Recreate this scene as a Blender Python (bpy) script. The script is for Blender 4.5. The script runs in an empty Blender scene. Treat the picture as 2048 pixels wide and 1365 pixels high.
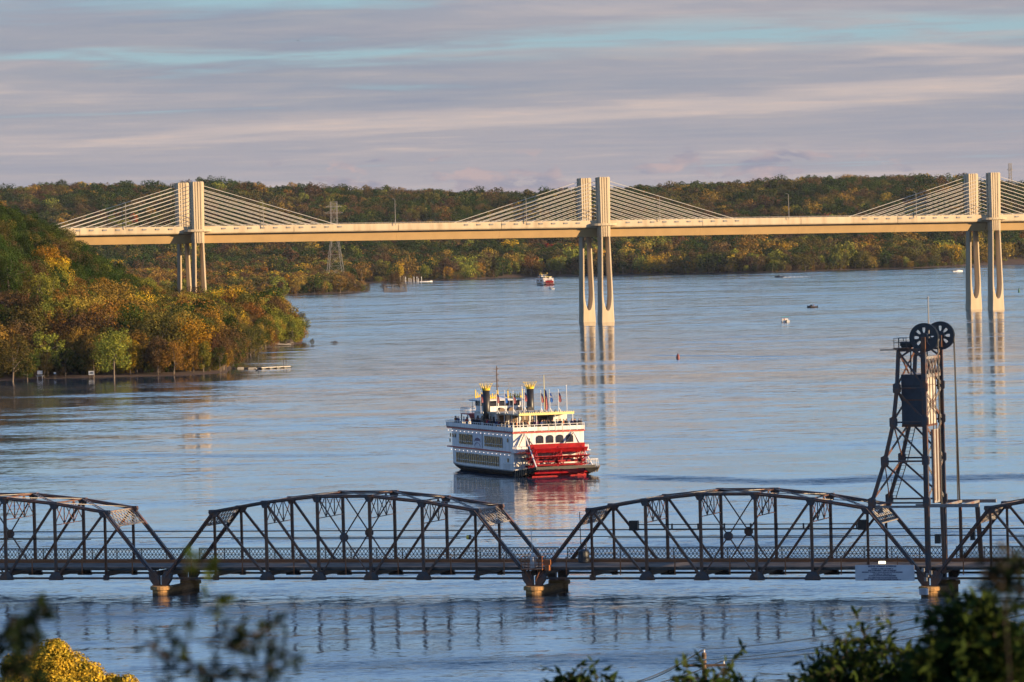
import bpy, math, random
import numpy as np
from mathutils import Vector, Matrix
HAZE = 0.000008
rng = np.random.default_rng(7); random.seed(7)
S = bpy.context.scene
R = math.radians
# ------------------------------------------------------------------ camera
FPX, YH, ROLL, CH = 9300.0, 474.5, R(1.45), 39.4
pitch = -math.atan((682.5 - YH) / FPX)
Fv = Vector((0, math.cos(pitch), math.sin(pitch))); U0 = Vector((0, -math.sin(pitch), math.cos(pitch))); R0 = Vector((1, 0, 0))
Rv = R0 * math.cos(ROLL) - U0 * math.sin(ROLL); Uv = R0 * math.sin(ROLL) + U0 * math.cos(ROLL)
cam = bpy.data.cameras.new('camera'); camo = bpy.data.objects.new('camera', cam); S.collection.objects.link(camo)
M = Matrix.Identity(4)
for i in range(3):
    M[i][0] = Rv[i]; M[i][1] = Uv[i]; M[i][2] = -Fv[i]
M[0][3], M[1][3], M[2][3] = 0, 0, CH
camo.matrix_world = M
cam.sensor_width = 36; cam.lens = FPX / 2048 * 36
cam.clip_start = 1; cam.clip_end = 40000
cam.dof.use_dof = True; cam.dof.focus_distance = 800; cam.dof.aperture_fstop = 7.0
S.camera = camo
# ------------------------------------------------------------------ light
SUN_A, SUN_E = R(71), R(10.5)
SUN = Vector((math.sin(SUN_A) * math.cos(SUN_E), -math.cos(SUN_A) * math.cos(SUN_E), math.sin(SUN_E)))
sl = bpy.data.lights.new('sun', 'SUN'); sl.energy = 5.0; sl.angle = R(0.6); sl.color = (1.0, 0.71, 0.40)
so = bpy.data.objects.new('sun', sl); S.collection.objects.link(so)
so.rotation_euler = SUN.to_track_quat('Z', 'Y').to_euler(); so.location = (300, -300, 300)
W = bpy.data.worlds.new('World'); S.world = W; W.use_nodes = True
S.view_settings.view_transform = 'Standard'; S.view_settings.look = 'None'
S.view_settings.exposure = 1.15; S.view_settings.gamma = 1.0; S.view_settings.use_curve_mapping = False
S.cycles.max_bounces = 5; S.cycles.diffuse_bounces = 2; S.cycles.glossy_bounces = 3; S.cycles.transmission_bounces = 3
S.cycles.volume_bounces = 0; S.cycles.transparent_max_bounces = 6; S.cycles.use_denoising = True
S.cycles.caustics_reflective = False; S.cycles.caustics_refractive = False

def nn(nt, typ, **kw):
    n = nt.nodes.new(typ)
    for k, v in kw.items():
        if k.startswith('i_'): n.inputs[int(k[2:])].default_value = v
        else: setattr(n, k, v)
    return n
def mth(nt, op, a, b=None, c=None):
    n = nt.nodes.new('ShaderNodeMath'); n.operation = op
    for i, x in enumerate((a, b, c)):
        if x is None: continue
        if isinstance(x, (int, float)): n.inputs[i].default_value = x
        else: nt.links.new(x, n.inputs[i])
    return n.outputs[0]
def ramp(nt, fac, stops, interp='LINEAR'):
    n = nt.nodes.new('ShaderNodeValToRGB'); n.color_ramp.interpolation = interp
    while len(n.color_ramp.elements) < len(stops): n.color_ramp.elements.new(0.5)
    for e, (p, c) in zip(n.color_ramp.elements, stops):
        e.position = p; e.color = (*c, 1) if len(c) == 3 else c
    nt.links.new(fac, n.inputs[0]); return n.outputs[0]
def mixc(nt, f, a, b, mode='MIX'):
    n = nt.nodes.new('ShaderNodeMix'); n.data_type = 'RGBA'; n.blend_type = mode
    for i, x in ((0, f), (6, a), (7, b)):
        if isinstance(x, (int, float)): n.inputs[i].default_value = x
        elif isinstance(x, tuple): n.inputs[i].default_value = (*x, 1)
        else: nt.links.new(x, n.inputs[i])
    return n.outputs[2]
def comb(nt, x, y, z):
    n = nt.nodes.new('ShaderNodeCombineXYZ')
    for i, v in enumerate((x, y, z)):
        if isinstance(v, (int, float)): n.inputs[i].default_value = v
        else: nt.links.new(v, n.inputs[i])
    return n.outputs[0]
def noise(nt, vec, scale, detail=3, rough=0.5, dist=0.0, out=0):
    n = nn(nt, 'ShaderNodeTexNoise'); n.inputs['Scale'].default_value = scale; n.inputs['Detail'].default_value = detail
    n.inputs['Roughness'].default_value = rough; n.inputs['Distortion'].default_value = dist
    if vec is not None: nt.links.new(vec, n.inputs['Vector'])
    return n.outputs[out]

def build_world():
    nt = W.node_tree; nt.nodes.clear()
    tc = nn(nt, 'ShaderNodeTexCoord'); sp = nn(nt, 'ShaderNodeSeparateXYZ'); nt.links.new(tc.outputs['Generated'], sp.inputs[0])
    x, y, z = sp.outputs
    zz = mth(nt, 'MAXIMUM', z, 0.0)
    den = mth(nt, 'ADD', zz, 0.022)
    u = mth(nt, 'DIVIDE', x, den); v = mth(nt, 'DIVIDE', y, den)
    P = comb(nt, u, v, 0.0)
    tilt = comb(nt, mth(nt, 'MULTIPLY_ADD', v, 0.10, u), mth(nt, 'MULTIPLY', v, 1.0), 3.7)
    # streaky layered cloud deck seen edge-on
    n1 = noise(nt, tilt, 0.42, 5, 0.55, 0.4)
    n2 = noise(nt, P, 1.3, 4, 0.6, 0.6)
    n3 = noise(nt, P, 0.16, 3, 0.5, 0.0)
    body = ramp(nt, n1, [(0.30, (0.25, 0.29, 0.40)), (0.43, (0.315, 0.335, 0.415)), (0.56, (0.39, 0.375, 0.43)), (0.68, (0.60, 0.50, 0.48))])
    fine = ramp(nt, n2, [(0.32, (0.88, 0.92, 0.97)), (0.45, (0.98, 0.99, 1.0)), (0.58, (1, 1, 1)), (0.68, (1.12, 1.07, 1.0)), (0.76, (1.28, 1.17, 1.03))])
    n6 = noise(nt, comb(nt, mth(nt, 'MULTIPLY', u, 2.6), mth(nt, 'MULTIPLY', v, 2.2), 6.1), 1.0, 5, 0.6, 0.5)
    fine = mixc(nt, 1.0, fine, ramp(nt, n6, [(0.35, (0.92, 0.95, 0.99)), (0.55, (1, 1, 1)), (0.68, (1.12, 1.07, 1.02))]), 'MULTIPLY')
    body = mixc(nt, 1.0, body, fine, 'MULTIPLY')
    # paler pinkish band near the horizon
    hz = ramp(nt, zz, [(0.0, (1, 1, 1)), (0.016, (0.6, 0.6, 0.6)), (0.035, (0, 0, 0))])
    body = mixc(nt, hz, body, mixc(nt, 0.55, body, (0.47, 0.415, 0.46)))
    # small low cumulus just above the ridge
    az = mth(nt, 'DIVIDE', x, mth(nt, 'MAXIMUM', y, 0.05))
    pc = comb(nt, mth(nt, 'MULTIPLY', az, 60.0), mth(nt, 'MULTIPLY', zz, 150.0), 1.3)
    n5 = noise(nt, pc, 1.0, 5, 0.6, 0.3)
    band = ramp(nt, zz, [(0.0055, (1, 1, 1)), (0.0125, (0.45, 0.45, 0.45)), (0.019, (0, 0, 0))])
    bsel = mth(nt, 'MULTIPLY', ramp(nt, mth(nt, 'ABSOLUTE', mth(nt, 'ADD', az, -0.012)), [(0.04, (1, 1, 1)), (0.085, (0, 0, 0))]), band)
    cm = ramp(nt, mth(nt, 'ADD', n5, mth(nt, 'MULTIPLY', bsel, 0.16)), [(0.565, (0, 0, 0)), (0.61, (1, 1, 1))])
    cm = mth(nt, 'MULTIPLY', cm, ramp(nt, bsel, [(0.02, (0, 0, 0)), (0.15, (1, 1, 1))]))
    cum = ramp(nt, noise(nt, pc, 1.6, 3, 0.5), [(0.4, (0.27, 0.28, 0.39)), (0.62, (0.52, 0.40, 0.42))])
    body = mixc(nt, mth(nt, 'MULTIPLY', cm, 0.9), body, cum)
    body = mixc(nt, 1.0, body, ramp(nt, zz, [(0.0, (0.90, 0.90, 0.92)), (0.048, (0.92, 0.92, 0.95)), (0.11, (1.22, 1.42, 1.72)), (0.35, (1.20, 1.45, 1.85)), (0.8, (0.85, 1.05, 1.35))]), 'MULTIPLY')  # unseen sky higher up brightened and blued to lighten the water
    # open gaps, teal low down and bluer the higher one looks
    gate = ramp(nt, zz, [(0.024, (0.0, 0.0, 0.0)), (0.05, (0.03, 0.03, 0.03)), (0.065, (0.20, 0.20, 0.20)), (0.11, (0.28, 0.24, 0.24)), (0.25, (0.30, 0.30, 0.30)), (0.7, (0.33, 0.33, 0.33))])
    g = mth(nt, 'ADD', mth(nt, 'MULTIPLY_ADD', n3, 0.55, mth(nt, 'MULTIPLY', n1, 0.45)), mth(nt, 'MULTIPLY', gate, -1.0))
    g = mth(nt, 'ADD', g, mth(nt, 'MULTIPLY', mth(nt, 'ADD', n2, -0.5), 0.22))
    gap = ramp(nt, g, [(0.33, (1, 1, 1)), (0.41, (0, 0, 0))])
    bw = nn(nt, 'ShaderNodeMapRange'); bw.inputs[1].default_value = -0.05; bw.inputs[2].default_value = 0.07; bw.inputs[3].default_value = 0.0022; bw.inputs[4].default_value = 0.0050; nt.links.new(az, bw.inputs[0])
    bc = mth(nt, 'MULTIPLY_ADD', mth(nt, 'ADD', n1, -0.5), 0.016, 0.0412)
    bd_ = mth(nt, 'DIVIDE', mth(nt, 'ABSOLUTE', mth(nt, 'SUBTRACT', zz, bc)), bw.outputs[0])
    teal = mth(nt, 'MULTIPLY', ramp(nt, bd_, [(0.15, (1, 1, 1)), (1.0, (0, 0, 0))]), ramp(nt, n6, [(0.34, (0.25, 0.25, 0.25)), (0.56, (0.95, 0.95, 0.95))]))
    gap = mth(nt, 'MAXIMUM', gap, teal)
    gapcol = ramp(nt, zz, [(0.0, (0.34, 0.47, 0.53)), (0.05, (0.29, 0.46, 0.55)), (0.10, (0.40, 0.64, 0.92)), (0.25, (0.34, 0.56, 0.95)), (0.6, (0.10, 0.24, 0.55))])  # upper blues, out of view, raised for the river's reflection
    sky = nn(nt, 'ShaderNodeTexSky'); sky.sky_type = 'NISHITA'; sky.sun_disc = False; sky.sun_elevation = SUN_E
    sky.sun_rotation = math.pi - SUN_A; sky.air_density = 1.0; sky.dust_density = 0.6; sky.ozone_density = 2.0
    b1 = nn(nt, 'ShaderNodeBackground'); b1.inputs[1].default_value = 0.05; nt.links.new(sky.outputs[0], b1.inputs[0])
    b2 = nn(nt, 'ShaderNodeBackground'); b2.inputs[1].default_value = 0.515
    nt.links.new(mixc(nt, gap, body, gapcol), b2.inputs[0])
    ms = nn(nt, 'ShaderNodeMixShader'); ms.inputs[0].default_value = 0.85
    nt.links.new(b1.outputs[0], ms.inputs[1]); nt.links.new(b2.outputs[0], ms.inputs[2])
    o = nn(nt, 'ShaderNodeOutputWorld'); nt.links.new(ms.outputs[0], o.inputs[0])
build_world()

# ------------------------------------------------------------------ helpers
COL = S.collection
def un(px, py, z=0.0):
    """world point at height z seen at photograph pixel px, py (used to survey the place from the photograph)"""
    d = Fv * FPX + Rv * (px - 1024) - Uv * (py - 682.5)
    t = (z - CH) / d.z
    return Vector((0, 0, CH)) + d * t
def at(px, py, dist):
    d = Fv * FPX + Rv * (px - 1024) - Uv * (py - 682.5)
    return Vector((0, 0, CH)) + d * (dist / d.y)
def pr(p):
    v = Vector(p) - Vector((0, 0, CH)); dd = v.dot(Fv)
    return 1024 + FPX * v.dot(Rv) / dd, 682.5 - FPX * v.dot(Uv) / dd, dd
def tag(o, label=None, cat=None, group=None, kind=None):
    if label: o['label'] = label
    if cat: o['category'] = cat
    if group: o['group'] = group
    if kind: o['kind'] = kind
    return o
def empty(name, loc, rz=0.0, label=None, cat=None, group=None):
    o = bpy.data.objects.new(name, None); COL.objects.link(o); o.location = loc; o.rotation_euler = (0, 0, rz); o.empty_display_size = 0.5
    return tag(o, label, cat, group)
def link_mesh(name, me, parent=None, mat=None):
    o = bpy.data.objects.new(name, me); COL.objects.link(o)
    if mat is not None and not me.materials: me.materials.append(mat)
    if parent: o.parent = parent
    return o
def npmesh(name, V, F, mats=(), mi=None, smooth=False):
    V = np.asarray(V, np.float32); F = np.asarray(F, np.int32); k = F.shape[1]
    me = bpy.data.meshes.new(name); me.vertices.add(len(V)); me.vertices.foreach_set('co', V.ravel())
    me.loops.add(F.size); me.loops.foreach_set('vertex_index', F.ravel())
    me.polygons.add(len(F)); me.polygons.foreach_set('loop_start', np.arange(0, F.size, k, dtype=np.int32)); me.polygons.foreach_set('loop_total', np.full(len(F), k, np.int32))
    for m in mats: me.materials.append(m)
    if mi is not None: me.polygons.foreach_set('material_index', np.asarray(mi, np.int32))
    me.polygons.foreach_set('use_smooth', np.full(len(F), smooth, bool))
    me.update(calc_edges=True); return me
class B:
    def __init__(s): s.v = []; s.f = []; s.m = []; s.cm = 0
    def add(s, vs, fs):
        n = len(s.v); s.v += [tuple(p) for p in vs]; s.f += [tuple(i + n for i in f) for f in fs]; s.m += [s.cm] * len(fs); return s
    def box(s, x0, x1, y0, y1, z0, z1):
        return s.add([(x0, y0, z0), (x1, y0, z0), (x1, y1, z0), (x0, y1, z0), (x0, y0, z1), (x1, y0, z1), (x1, y1, z1), (x0, y1, z1)],
                     [(0, 3, 2, 1), (4, 5, 6, 7), (0, 1, 5, 4), (1, 2, 6, 5), (2, 3, 7, 6), (3, 0, 4, 7)])
    def beam(s, p, q, w, h, up=(0, 0, 1)):
        p = Vector(p); q = Vector(q); d = (q - p).normalized(); u = Vector(up)
        sd = d.cross(u)
        if sd.length < 1e-3: sd = d.cross(Vector((0, 1, 0)))
        sd.normalize(); u = sd.cross(d)
        a = sd * w / 2; b = u * h / 2
        return s.add([p - a - b, p + a - b, p + a + b, p - a + b, q - a - b, q + a - b, q + a + b, q - a + b],
                     [(0, 1, 2, 3), (7, 6, 5, 4), (0, 4, 5, 1), (1, 5, 6, 2), (2, 6, 7, 3), (3, 7, 4, 0)])
    def tube(s, p, q, r, r2=None, n=8, cap=True):
        p = Vector(p); q = Vector(q); d = (q - p).normalized(); r2 = r if r2 is None else r2
        a = d.cross(Vector((0, 0, 1)))
        if a.length < 1e-3: a = Vector((1, 0, 0))
        a.normalize(); b = d.cross(a); vs = []
        for c, rr in ((p, r), (q, r2)):
            for i in range(n):
                t = 2 * math.pi * i / n; vs.append(c + a * (rr * math.cos(t)) + b * (rr * math.sin(t)))
        fs = [(i, (i + 1) % n, n + (i + 1) % n, n + i) for i in range(n)]
        if cap: fs += [tuple(range(n - 1, -1, -1)), tuple(range(n, 2 * n))]
        return s.add(vs, fs)
    def prism(s, pts, y0, y1):
        """polygon in x,z extruded along y"""
        n = len(pts); vs = [(x, y0, z) for x, z in pts] + [(x, y1, z) for x, z in pts]
        return s.add(vs, [tuple(range(n)), tuple(range(2 * n - 1, n - 1, -1))] + [(i, n + i, n + (i + 1) % n, (i + 1) % n) for i in range(n)])
    def prismz(s, pts, z0, z1):
        n = len(pts); vs = [(x, y, z0) for x, y in pts] + [(x, y, z1) for x, y in pts]
        return s.add(vs, [tuple(range(n - 1, -1, -1)), tuple(range(n, 2 * n))] + [(i, (i + 1) % n, n + (i + 1) % n, n + i) for i in range(n)])
    def sweep(s, secs, close=True):
        """list of equal-length rings of points"""
        n = len(secs[0]); vs = [p for r in secs for p in r]; fs = []
        for k in range(len(secs) - 1):
            fs += [(k * n + i, k * n + (i + 1) % n, (k + 1) * n + (i + 1) % n, (k + 1) * n + i) for i in range(n)]
        if close: fs += [tuple(range(n - 1, -1, -1)), tuple(range((len(secs) - 1) * n, len(secs) * n))]
        return s.add(vs, fs)
    def lathe(s, prof, c=(0, 0, 0), n=16):
        secs = [[(c[0] + r * math.cos(2 * math.pi * i / n), c[1] + r * math.sin(2 * math.pi * i / n), c[2] + z) for i in range(n)] for r, z in prof]
        return s.sweep(secs)
    def mesh(s, name, mats, smooth=False):
        me = bpy.data.meshes.new(name); me.from_pydata(s.v, [], s.f)
        for m in (mats if isinstance(mats, (list, tuple)) else [mats]): me.materials.append(m)
        me.polygons.foreach_set('material_index', s.m)
        if smooth: me.polygons.foreach_set('use_smooth', [True] * len(s.f))
        me.update()
        import bmesh
        bm = bmesh.new(); bm.from_mesh(me); bmesh.ops.recalc_face_normals(bm, faces=bm.faces); bm.to_mesh(me); bm.free()
        return me
    def build(s, name, mats, parent=None, smooth=False):
        return link_mesh(name, s.mesh(name, mats, smooth), parent)
def copy_tree(o, parent=None):
    c = o.copy(); COL.objects.link(c)
    if parent: c.parent = parent
    for ch in o.children: copy_tree(ch, c)
    return c

# ------------------------------------------------------------------ materials
def new_mat(name):
    m = bpy.data.materials.new(name); m.use_nodes = True; nt = m.node_tree
    return m, nt, nt.nodes['Principled BSDF']
def plain(name, c, rough=0.6, metal=0.0, var=0.12, scale=2.0, bump=0.0, spec=0.5):
    """painted or solid stuff with mottled wear"""
    m, nt, p = new_mat(name); tc = nn(nt, 'ShaderNodeTexCoord')
    n = noise(nt, tc.outputs['Object'], scale, 5, 0.6)
    c0 = tuple(max(0, x * (1 - var * 1.6)) for x in c); c1 = tuple(min(1, x * (1 + var)) for x in c)
    nt.links.new(ramp(nt, n, [(0.3, c0), (0.65, c1)]), p.inputs['Base Color'])
    p.inputs['Roughness'].default_value = rough; p.inputs['Metallic'].default_value = metal; p.inputs['Specular IOR Level'].default_value = spec
    if bump:
        b = nn(nt, 'ShaderNodeBump'); b.inputs['Strength'].default_value = bump; b.inputs['Distance'].default_value = 0.05
        nt.links.new(noise(nt, tc.outputs['Object'], scale * 4, 4), b.inputs['Height']); nt.links.new(b.outputs[0], p.inputs['Normal'])
    return m
def rusty(name, c, rust=(0.17, 0.065, 0.025), amount=0.5, scale=0.55):
    m, nt, p = new_mat(name); tc = nn(nt, 'ShaderNodeTexCoord')
    a = noise(nt, tc.outputs['Object'], scale, 6, 0.65, 0.5); b = noise(nt, tc.outputs['Object'], 6.0, 4, 0.6)
    f = mth(nt, 'MULTIPLY_ADD', b, 0.35, mth(nt, 'MULTIPLY', a, 0.8))
    fac = ramp(nt, f, [(0.66 - amount * 0.22, (0, 0, 0)), (0.74 - amount * 0.16, (1, 1, 1))])
    base = ramp(nt, b, [(0.3, tuple(x * 0.75 for x in c)), (0.7, tuple(x * 1.15 for x in c))])
    nt.links.new(mixc(nt, fac, base, rust), p.inputs['Base Color']); p.inputs['Roughness'].default_value = 0.55
    return m
STEEL = rusty('bridge_steel_paint', (0.052, 0.053, 0.064), rust=(0.13, 0.055, 0.028), amount=0.6)
STEEL_R = rusty('bridge_steel_rusted', (0.055, 0.048, 0.05), rust=(0.12, 0.048, 0.022), amount=1.0)
LATTICE = rusty('lattice_steel', (0.20, 0.19, 0.185), amount=0.35)
RUST = rusty('rust_iron', (0.13, 0.06, 0.03), rust=(0.25, 0.085, 0.025), amount=1.2)
RAIL = rusty('railing_iron', (0.03, 0.045, 0.055), amount=0.15)
GREENDARK = plain('dark_painted_steel', (0.022, 0.028, 0.036), 0.5)
ROAD = plain('worn_roadway', (0.11, 0.085, 0.07), 0.85, scale=0.5, var=0.4)
CW = plain('counterweight_panels', (0.40, 0.37, 0.33), 0.75, var=0.22, scale=0.9)
WHITE = plain('white_paint', (0.66, 0.65, 0.63), 0.45, var=0.07, scale=0.5)
def hull_white():
    m, nt, p = new_mat('white_boat_plating'); tc = nn(nt, 'ShaderNodeTexCoord')
    sp = nn(nt, 'ShaderNodeSeparateXYZ'); nt.links.new(tc.outputs['Object'], sp.inputs[0])
    st = comb(nt, sp.outputs[0], sp.outputs[1], mth(nt, 'MULTIPLY', sp.outputs[2], 0.08))
    n = noise(nt, st, 2.2, 5, 0.6); nt.links.new(ramp(nt, n, [(0.32, (0.50, 0.46, 0.42)), (0.5, (0.66, 0.64, 0.63)), (0.7, (0.72, 0.71, 0.70))]), p.inputs['Base Color'])
    p.inputs['Roughness'].default_value = 0.42; return m
BOATW = hull_white()
RED = plain('red_paint', (0.30, 0.006, 0.009), 0.4, var=0.25, scale=1.5)
REDTRIM = plain('red_trim', (0.42, 0.05, 0.03), 0.5)
BLACK = plain('black_paint', (0.015, 0.015, 0.017), 0.45, var=0.3)
HULLBLK = plain('black_hull_tar', (0.014, 0.012, 0.012), 0.8, var=0.4, scale=0.7, spec=0.15)
BEAMG = plain('dark_grey_beam', (0.065, 0.058, 0.05), 0.8)
GOLD = plain('gold_paint', (0.72, 0.50, 0.05), 0.45, var=0.12)
YELLOWT = plain('pale_yellow_trim', (0.72, 0.60, 0.22), 0.5)
BLUEROOF = plain('blue_roof', (0.06, 0.12, 0.32), 0.5)
TANC = plain('tan_canvas', (0.42, 0.36, 0.27), 0.8)
BROWNC = plain('brown_canvas', (0.16, 0.11, 0.07), 0.8)
DECKG = plain('grey_deck', (0.22, 0.21, 0.2), 0.8)
GLASS = plain('dark_window_glass', (0.03, 0.03, 0.04), 0.12, var=0.3)
def amber_window():
    m, nt, p = new_mat('window_painted_amber_light'); tc = nn(nt, 'ShaderNodeTexCoord')
    n = noise(nt, tc.outputs['Object'], 1.3, 2)
    nt.links.new(ramp(nt, n, [(0.4, (0.06, 0.03, 0.02)), (0.48, (0.42, 0.20, 0.025)), (0.6, (0.14, 0.07, 0.02))]), p.inputs['Base Color'])  # amber patches paint the yellow-lit interior into the window colour
    p.inputs['Roughness'].default_value = 0.25; return m
WINLIT = amber_window()
def emis(name, c, s):
    m, nt, p = new_mat(name); p.inputs['Base Color'].default_value = (*c, 1); p.inputs['Emission Color'].default_value = (*c, 1); p.inputs['Emission Strength'].default_value = s; return m
BULB = emis('lit_bulb', (1, 0.80, 0.66), 0.9)
FLOODL = emis('lit_flood_lamp', (1, 0.85, 0.6), 1.0)
WOOD = plain('weathered_wood', (0.22, 0.17, 0.12), 0.85, var=0.25)
WOODL = plain('pale_dock_wood', (0.42, 0.38, 0.32), 0.85, var=0.2)
POLEW = plain('pole_wood', (0.12, 0.08, 0.055), 0.9, var=0.25)
GALV = plain('galvanised_steel', (0.24, 0.225, 0.21), 0.5, var=0.1)
SIGNW = plain('sign_board', (0.50, 0.50, 0.53), 0.5, var=0.1, scale=0.6)
INK = plain('sign_lettering', (0.02, 0.03, 0.09), 0.6)
def stone(name, c, scale=1.2):
    m, nt, p = new_mat(name); tc = nn(nt, 'ShaderNodeTexCoord')
    sp = nn(nt, 'ShaderNodeSeparateXYZ'); nt.links.new(tc.outputs['Object'], sp.inputs[0])
    st = comb(nt, sp.outputs[0], sp.outputs[1], mth(nt, 'MULTIPLY', sp.outputs[2], 2.5))
    n = noise(nt, st, scale, 6, 0.65, 0.6)
    bc_ = ramp(nt, n, [(0.3, tuple(x * 0.45 for x in c)), (0.5, c), (0.7, tuple(min(1, x * 1.3) for x in c))])
    wet = ramp(nt, mth(nt, 'MULTIPLY_ADD', n, 0.5, sp.outputs[2]), [(0.45, (0.22, 0.2, 0.2)), (0.95, (1, 1, 1))])   # tide stain
    nt.links.new(mixc(nt, 1.0, bc_, wet, 'MULTIPLY'), p.inputs['Base Color'])
    b = nn(nt, 'ShaderNodeBump'); b.inputs['Strength'].default_value = 0.6; b.inputs['Distance'].default_value = 0.1
    nt.links.new(n, b.inputs['Height']); nt.links.new(b.outputs[0], p.inputs['Normal']); p.inputs['Roughness'].default_value = 0.85; return m
PIER = stone('stained_pier_concrete', (0.34, 0.19, 0.07))
def concrete():
    m, nt, p = new_mat('buff_concrete'); tc = nn(nt, 'ShaderNodeTexCoord')
    sp = nn(nt, 'ShaderNodeSeparateXYZ'); nt.links.new(tc.outputs['Object'], sp.inputs[0])
    st = comb(nt, sp.outputs[0], sp.outputs[1], mth(nt, 'MULTIPLY', sp.outputs[2], 0.15))
    n = noise(nt, st, 0.25, 6, 0.6); n2 = noise(nt, tc.outputs['Object'], 0.04, 2)
    c = ramp(nt, n, [(0.3, (0.32, 0.24, 0.15)), (0.5, (0.46, 0.365, 0.24)), (0.7, (0.52, 0.42, 0.285))])
    c = mixc(nt, ramp(nt, n2, [(0.4, (0, 0, 0)), (0.6, (0.25, 0.25, 0.25))]), c, (0.42, 0.36, 0.26))
    nt.links.new(c, p.inputs['Base Color']); p.inputs['Roughness'].default_value = 0.8; return m
CONC = concrete()
CONCG = plain('girder_tan_coating', (0.41, 0.27, 0.12), 0.7, var=0.06, scale=0.15)
CABLE = plain('white_cable_sheath', (0.48, 0.45, 0.40), 0.5, var=0.05)
# ------------------------------------------------------------------ water
def water_material():
    m, nt, p = new_mat('river_water'); g = nn(nt, 'ShaderNodeNewGeometry')
    sp = nn(nt, 'ShaderNodeSeparateXYZ'); nt.links.new(g.outputs['Position'], sp.inputs[0])
    x, y = sp.outputs[0], sp.outputs[1]
    def field(sx, sy, seed, detail=2, rough=0.5, dist=0.0, out=1):
        return noise(nt, comb(nt, mth(nt, 'MULTIPLY', x, sx), mth(nt, 'MULTIPLY', y, sy), seed), 1.0, detail, rough, dist, out)
    # wind patches: long streaks of rougher and calmer water
    st = field(0.009, 0.022, 2.0, 4, 0.6, 0.7, 0)
    st2 = field(0.004, 0.05, 9.0, 3, 0.5, 0.3, 0)
    wind = mth(nt, 'ADD', mth(nt, 'MULTIPLY', st, 0.6), mth(nt, 'MULTIPLY', st2, 0.4))
    wf = ramp(nt, wind, [(0.40, (0.26, 0.26, 0.26)), (0.48, (0.50, 0.50, 0.50)), (0.55, (1.0, 1.0, 1.0)), (0.61, (1.9, 1.9, 1.9))])
    # nearer the bank the chop is stronger
    near = ramp(nt, mth(nt, 'DIVIDE', y, 3000.0), [(0.155, (1.75, 1.75, 1.75)), (0.24, (0.52, 0.52, 0.52)), (0.5, (0.55, 0.55, 0.55)), (0.9, (0.85, 0.85, 0.85))])
    # wakes: long bands of steeper ripples (y centre, half width, slope, from x, to x)
    wk = None
    for (xa, ya, xb, yb, hw, a) in WAKES:
        sl_ = (yb - ya) / (xb - xa)
        wob = mth(nt, 'MULTIPLY', mth(nt, 'ADD', field(0.03, 0.002, ya * 0.1, 2, 0.5, 0, 0), -0.5), hw * 3)
        d = mth(nt, 'ABSOLUTE', mth(nt, 'ADD', mth(nt, 'SUBTRACT', y, mth(nt, 'MULTIPLY_ADD', mth(nt, 'SUBTRACT', x, xa), sl_, ya)), wob))
        t = nn(nt, 'ShaderNodeMapRange'); t.inputs[1].default_value = hw; t.inputs[2].default_value = hw * 0.3; t.inputs[3].default_value = 0; t.inputs[4].default_value = a; nt.links.new(d, t.inputs[0])
        e1 = nn(nt, 'ShaderNodeMapRange'); e1.inputs[1].default_value = xa; e1.inputs[2].default_value = xa + (xb - xa) * 0.1; nt.links.new(x, e1.inputs[0])
        e2 = nn(nt, 'ShaderNodeMapRange'); e2.inputs[1].default_value = xb; e2.inputs[2].default_value = xb - (xb - xa) * 0.35; nt.links.new(x, e2.inputs[0])
        q = mth(nt, 'MULTIPLY', t.outputs[0], mth(nt, 'MULTIPLY', e1.outputs[0], e2.outputs[0]))
        wk = q if wk is None else mth(nt, 'MAXIMUM', wk, q)
    amp = mth(nt, 'ADD', mth(nt, 'MULTIPLY', wf, near), wk)
    def slopes(col, ax, ay):
        s3 = nn(nt, 'ShaderNodeSeparateColor'); nt.links.new(col, s3.inputs[0])
        return mth(nt, 'MULTIPLY', mth(nt, 'ADD', s3.outputs[0], -0.5), ax), mth(nt, 'MULTIPLY', mth(nt, 'ADD', s3.outputs[1], -0.5), ay)
    a1 = slopes(field(0.8, 1.9, 1.0, 4, 0.65, 0.5), 0.24, 0.42)
    a2 = slopes(field(0.12, 0.33, 5.0, 2, 0.5, 0.4), 0.12, 0.24)
    a3 = slopes(field(0.03, 0.09, 8.0, 2, 0.5, 0.2), 0.02, 0.06)
    nx = mth(nt, 'MULTIPLY', mth(nt, 'ADD', mth(nt, 'ADD', a1[0], a2[0]), a3[0]), amp)
    ny = mth(nt, 'MULTIPLY', mth(nt, 'ADD', mth(nt, 'ADD', a1[1], a2[1]), a3[1]), amp)
    ny = mth(nt, 'SUBTRACT', ny, mth(nt, 'MULTIPLY', amp, 0.035))
    nv = nn(nt, 'ShaderNodeVectorMath', operation='NORMALIZE'); nt.links.new(comb(nt, nx, ny, 1.0), nv.inputs[0])
    nt.links.new(nv.outputs[0], p.inputs['Normal'])
    p.inputs['Base Color'].default_value = (0.02, 0.045, 0.08, 1); p.inputs['IOR'].default_value = 1.45
    nt.links.new(mth(nt, 'MULTIPLY_ADD', amp, 0.05, 0.045), p.inputs['Roughness'])
    return m
WAKES = []
def wake(x0, y0, x1, y1, hw, a):
    p = un(x0, y0); q = un(x1, y1); WAKES.append((p.x, p.y, q.x, q.y, hw, a))
wake(1185, 958, 2600, 962, 12, 4.0)
wake(60, 912, 870, 908, 9, 1.3)
wake(1290, 712, 1640, 713, 10, 1.8)
wake(560, 662, 2200, 640, 9, 1.2)
wake(1180, 660, 1620, 612, 12, 0.9)
wake(1180, 592, 1900, 584, 26, 0.8)
wake(700, 634, 1060, 629, 20, 0.9)
wake(1650, 604, 2250, 598, 22, 0.9)
wake(-300, 945, 160, 960, 12, 1.0)
WATER = water_material()
ys = np.array([-60, 300, 450, 700, 1000, 2000, 4000, 12000]); xs = np.array([-6000, -500, 0, 500, 6000])
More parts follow.
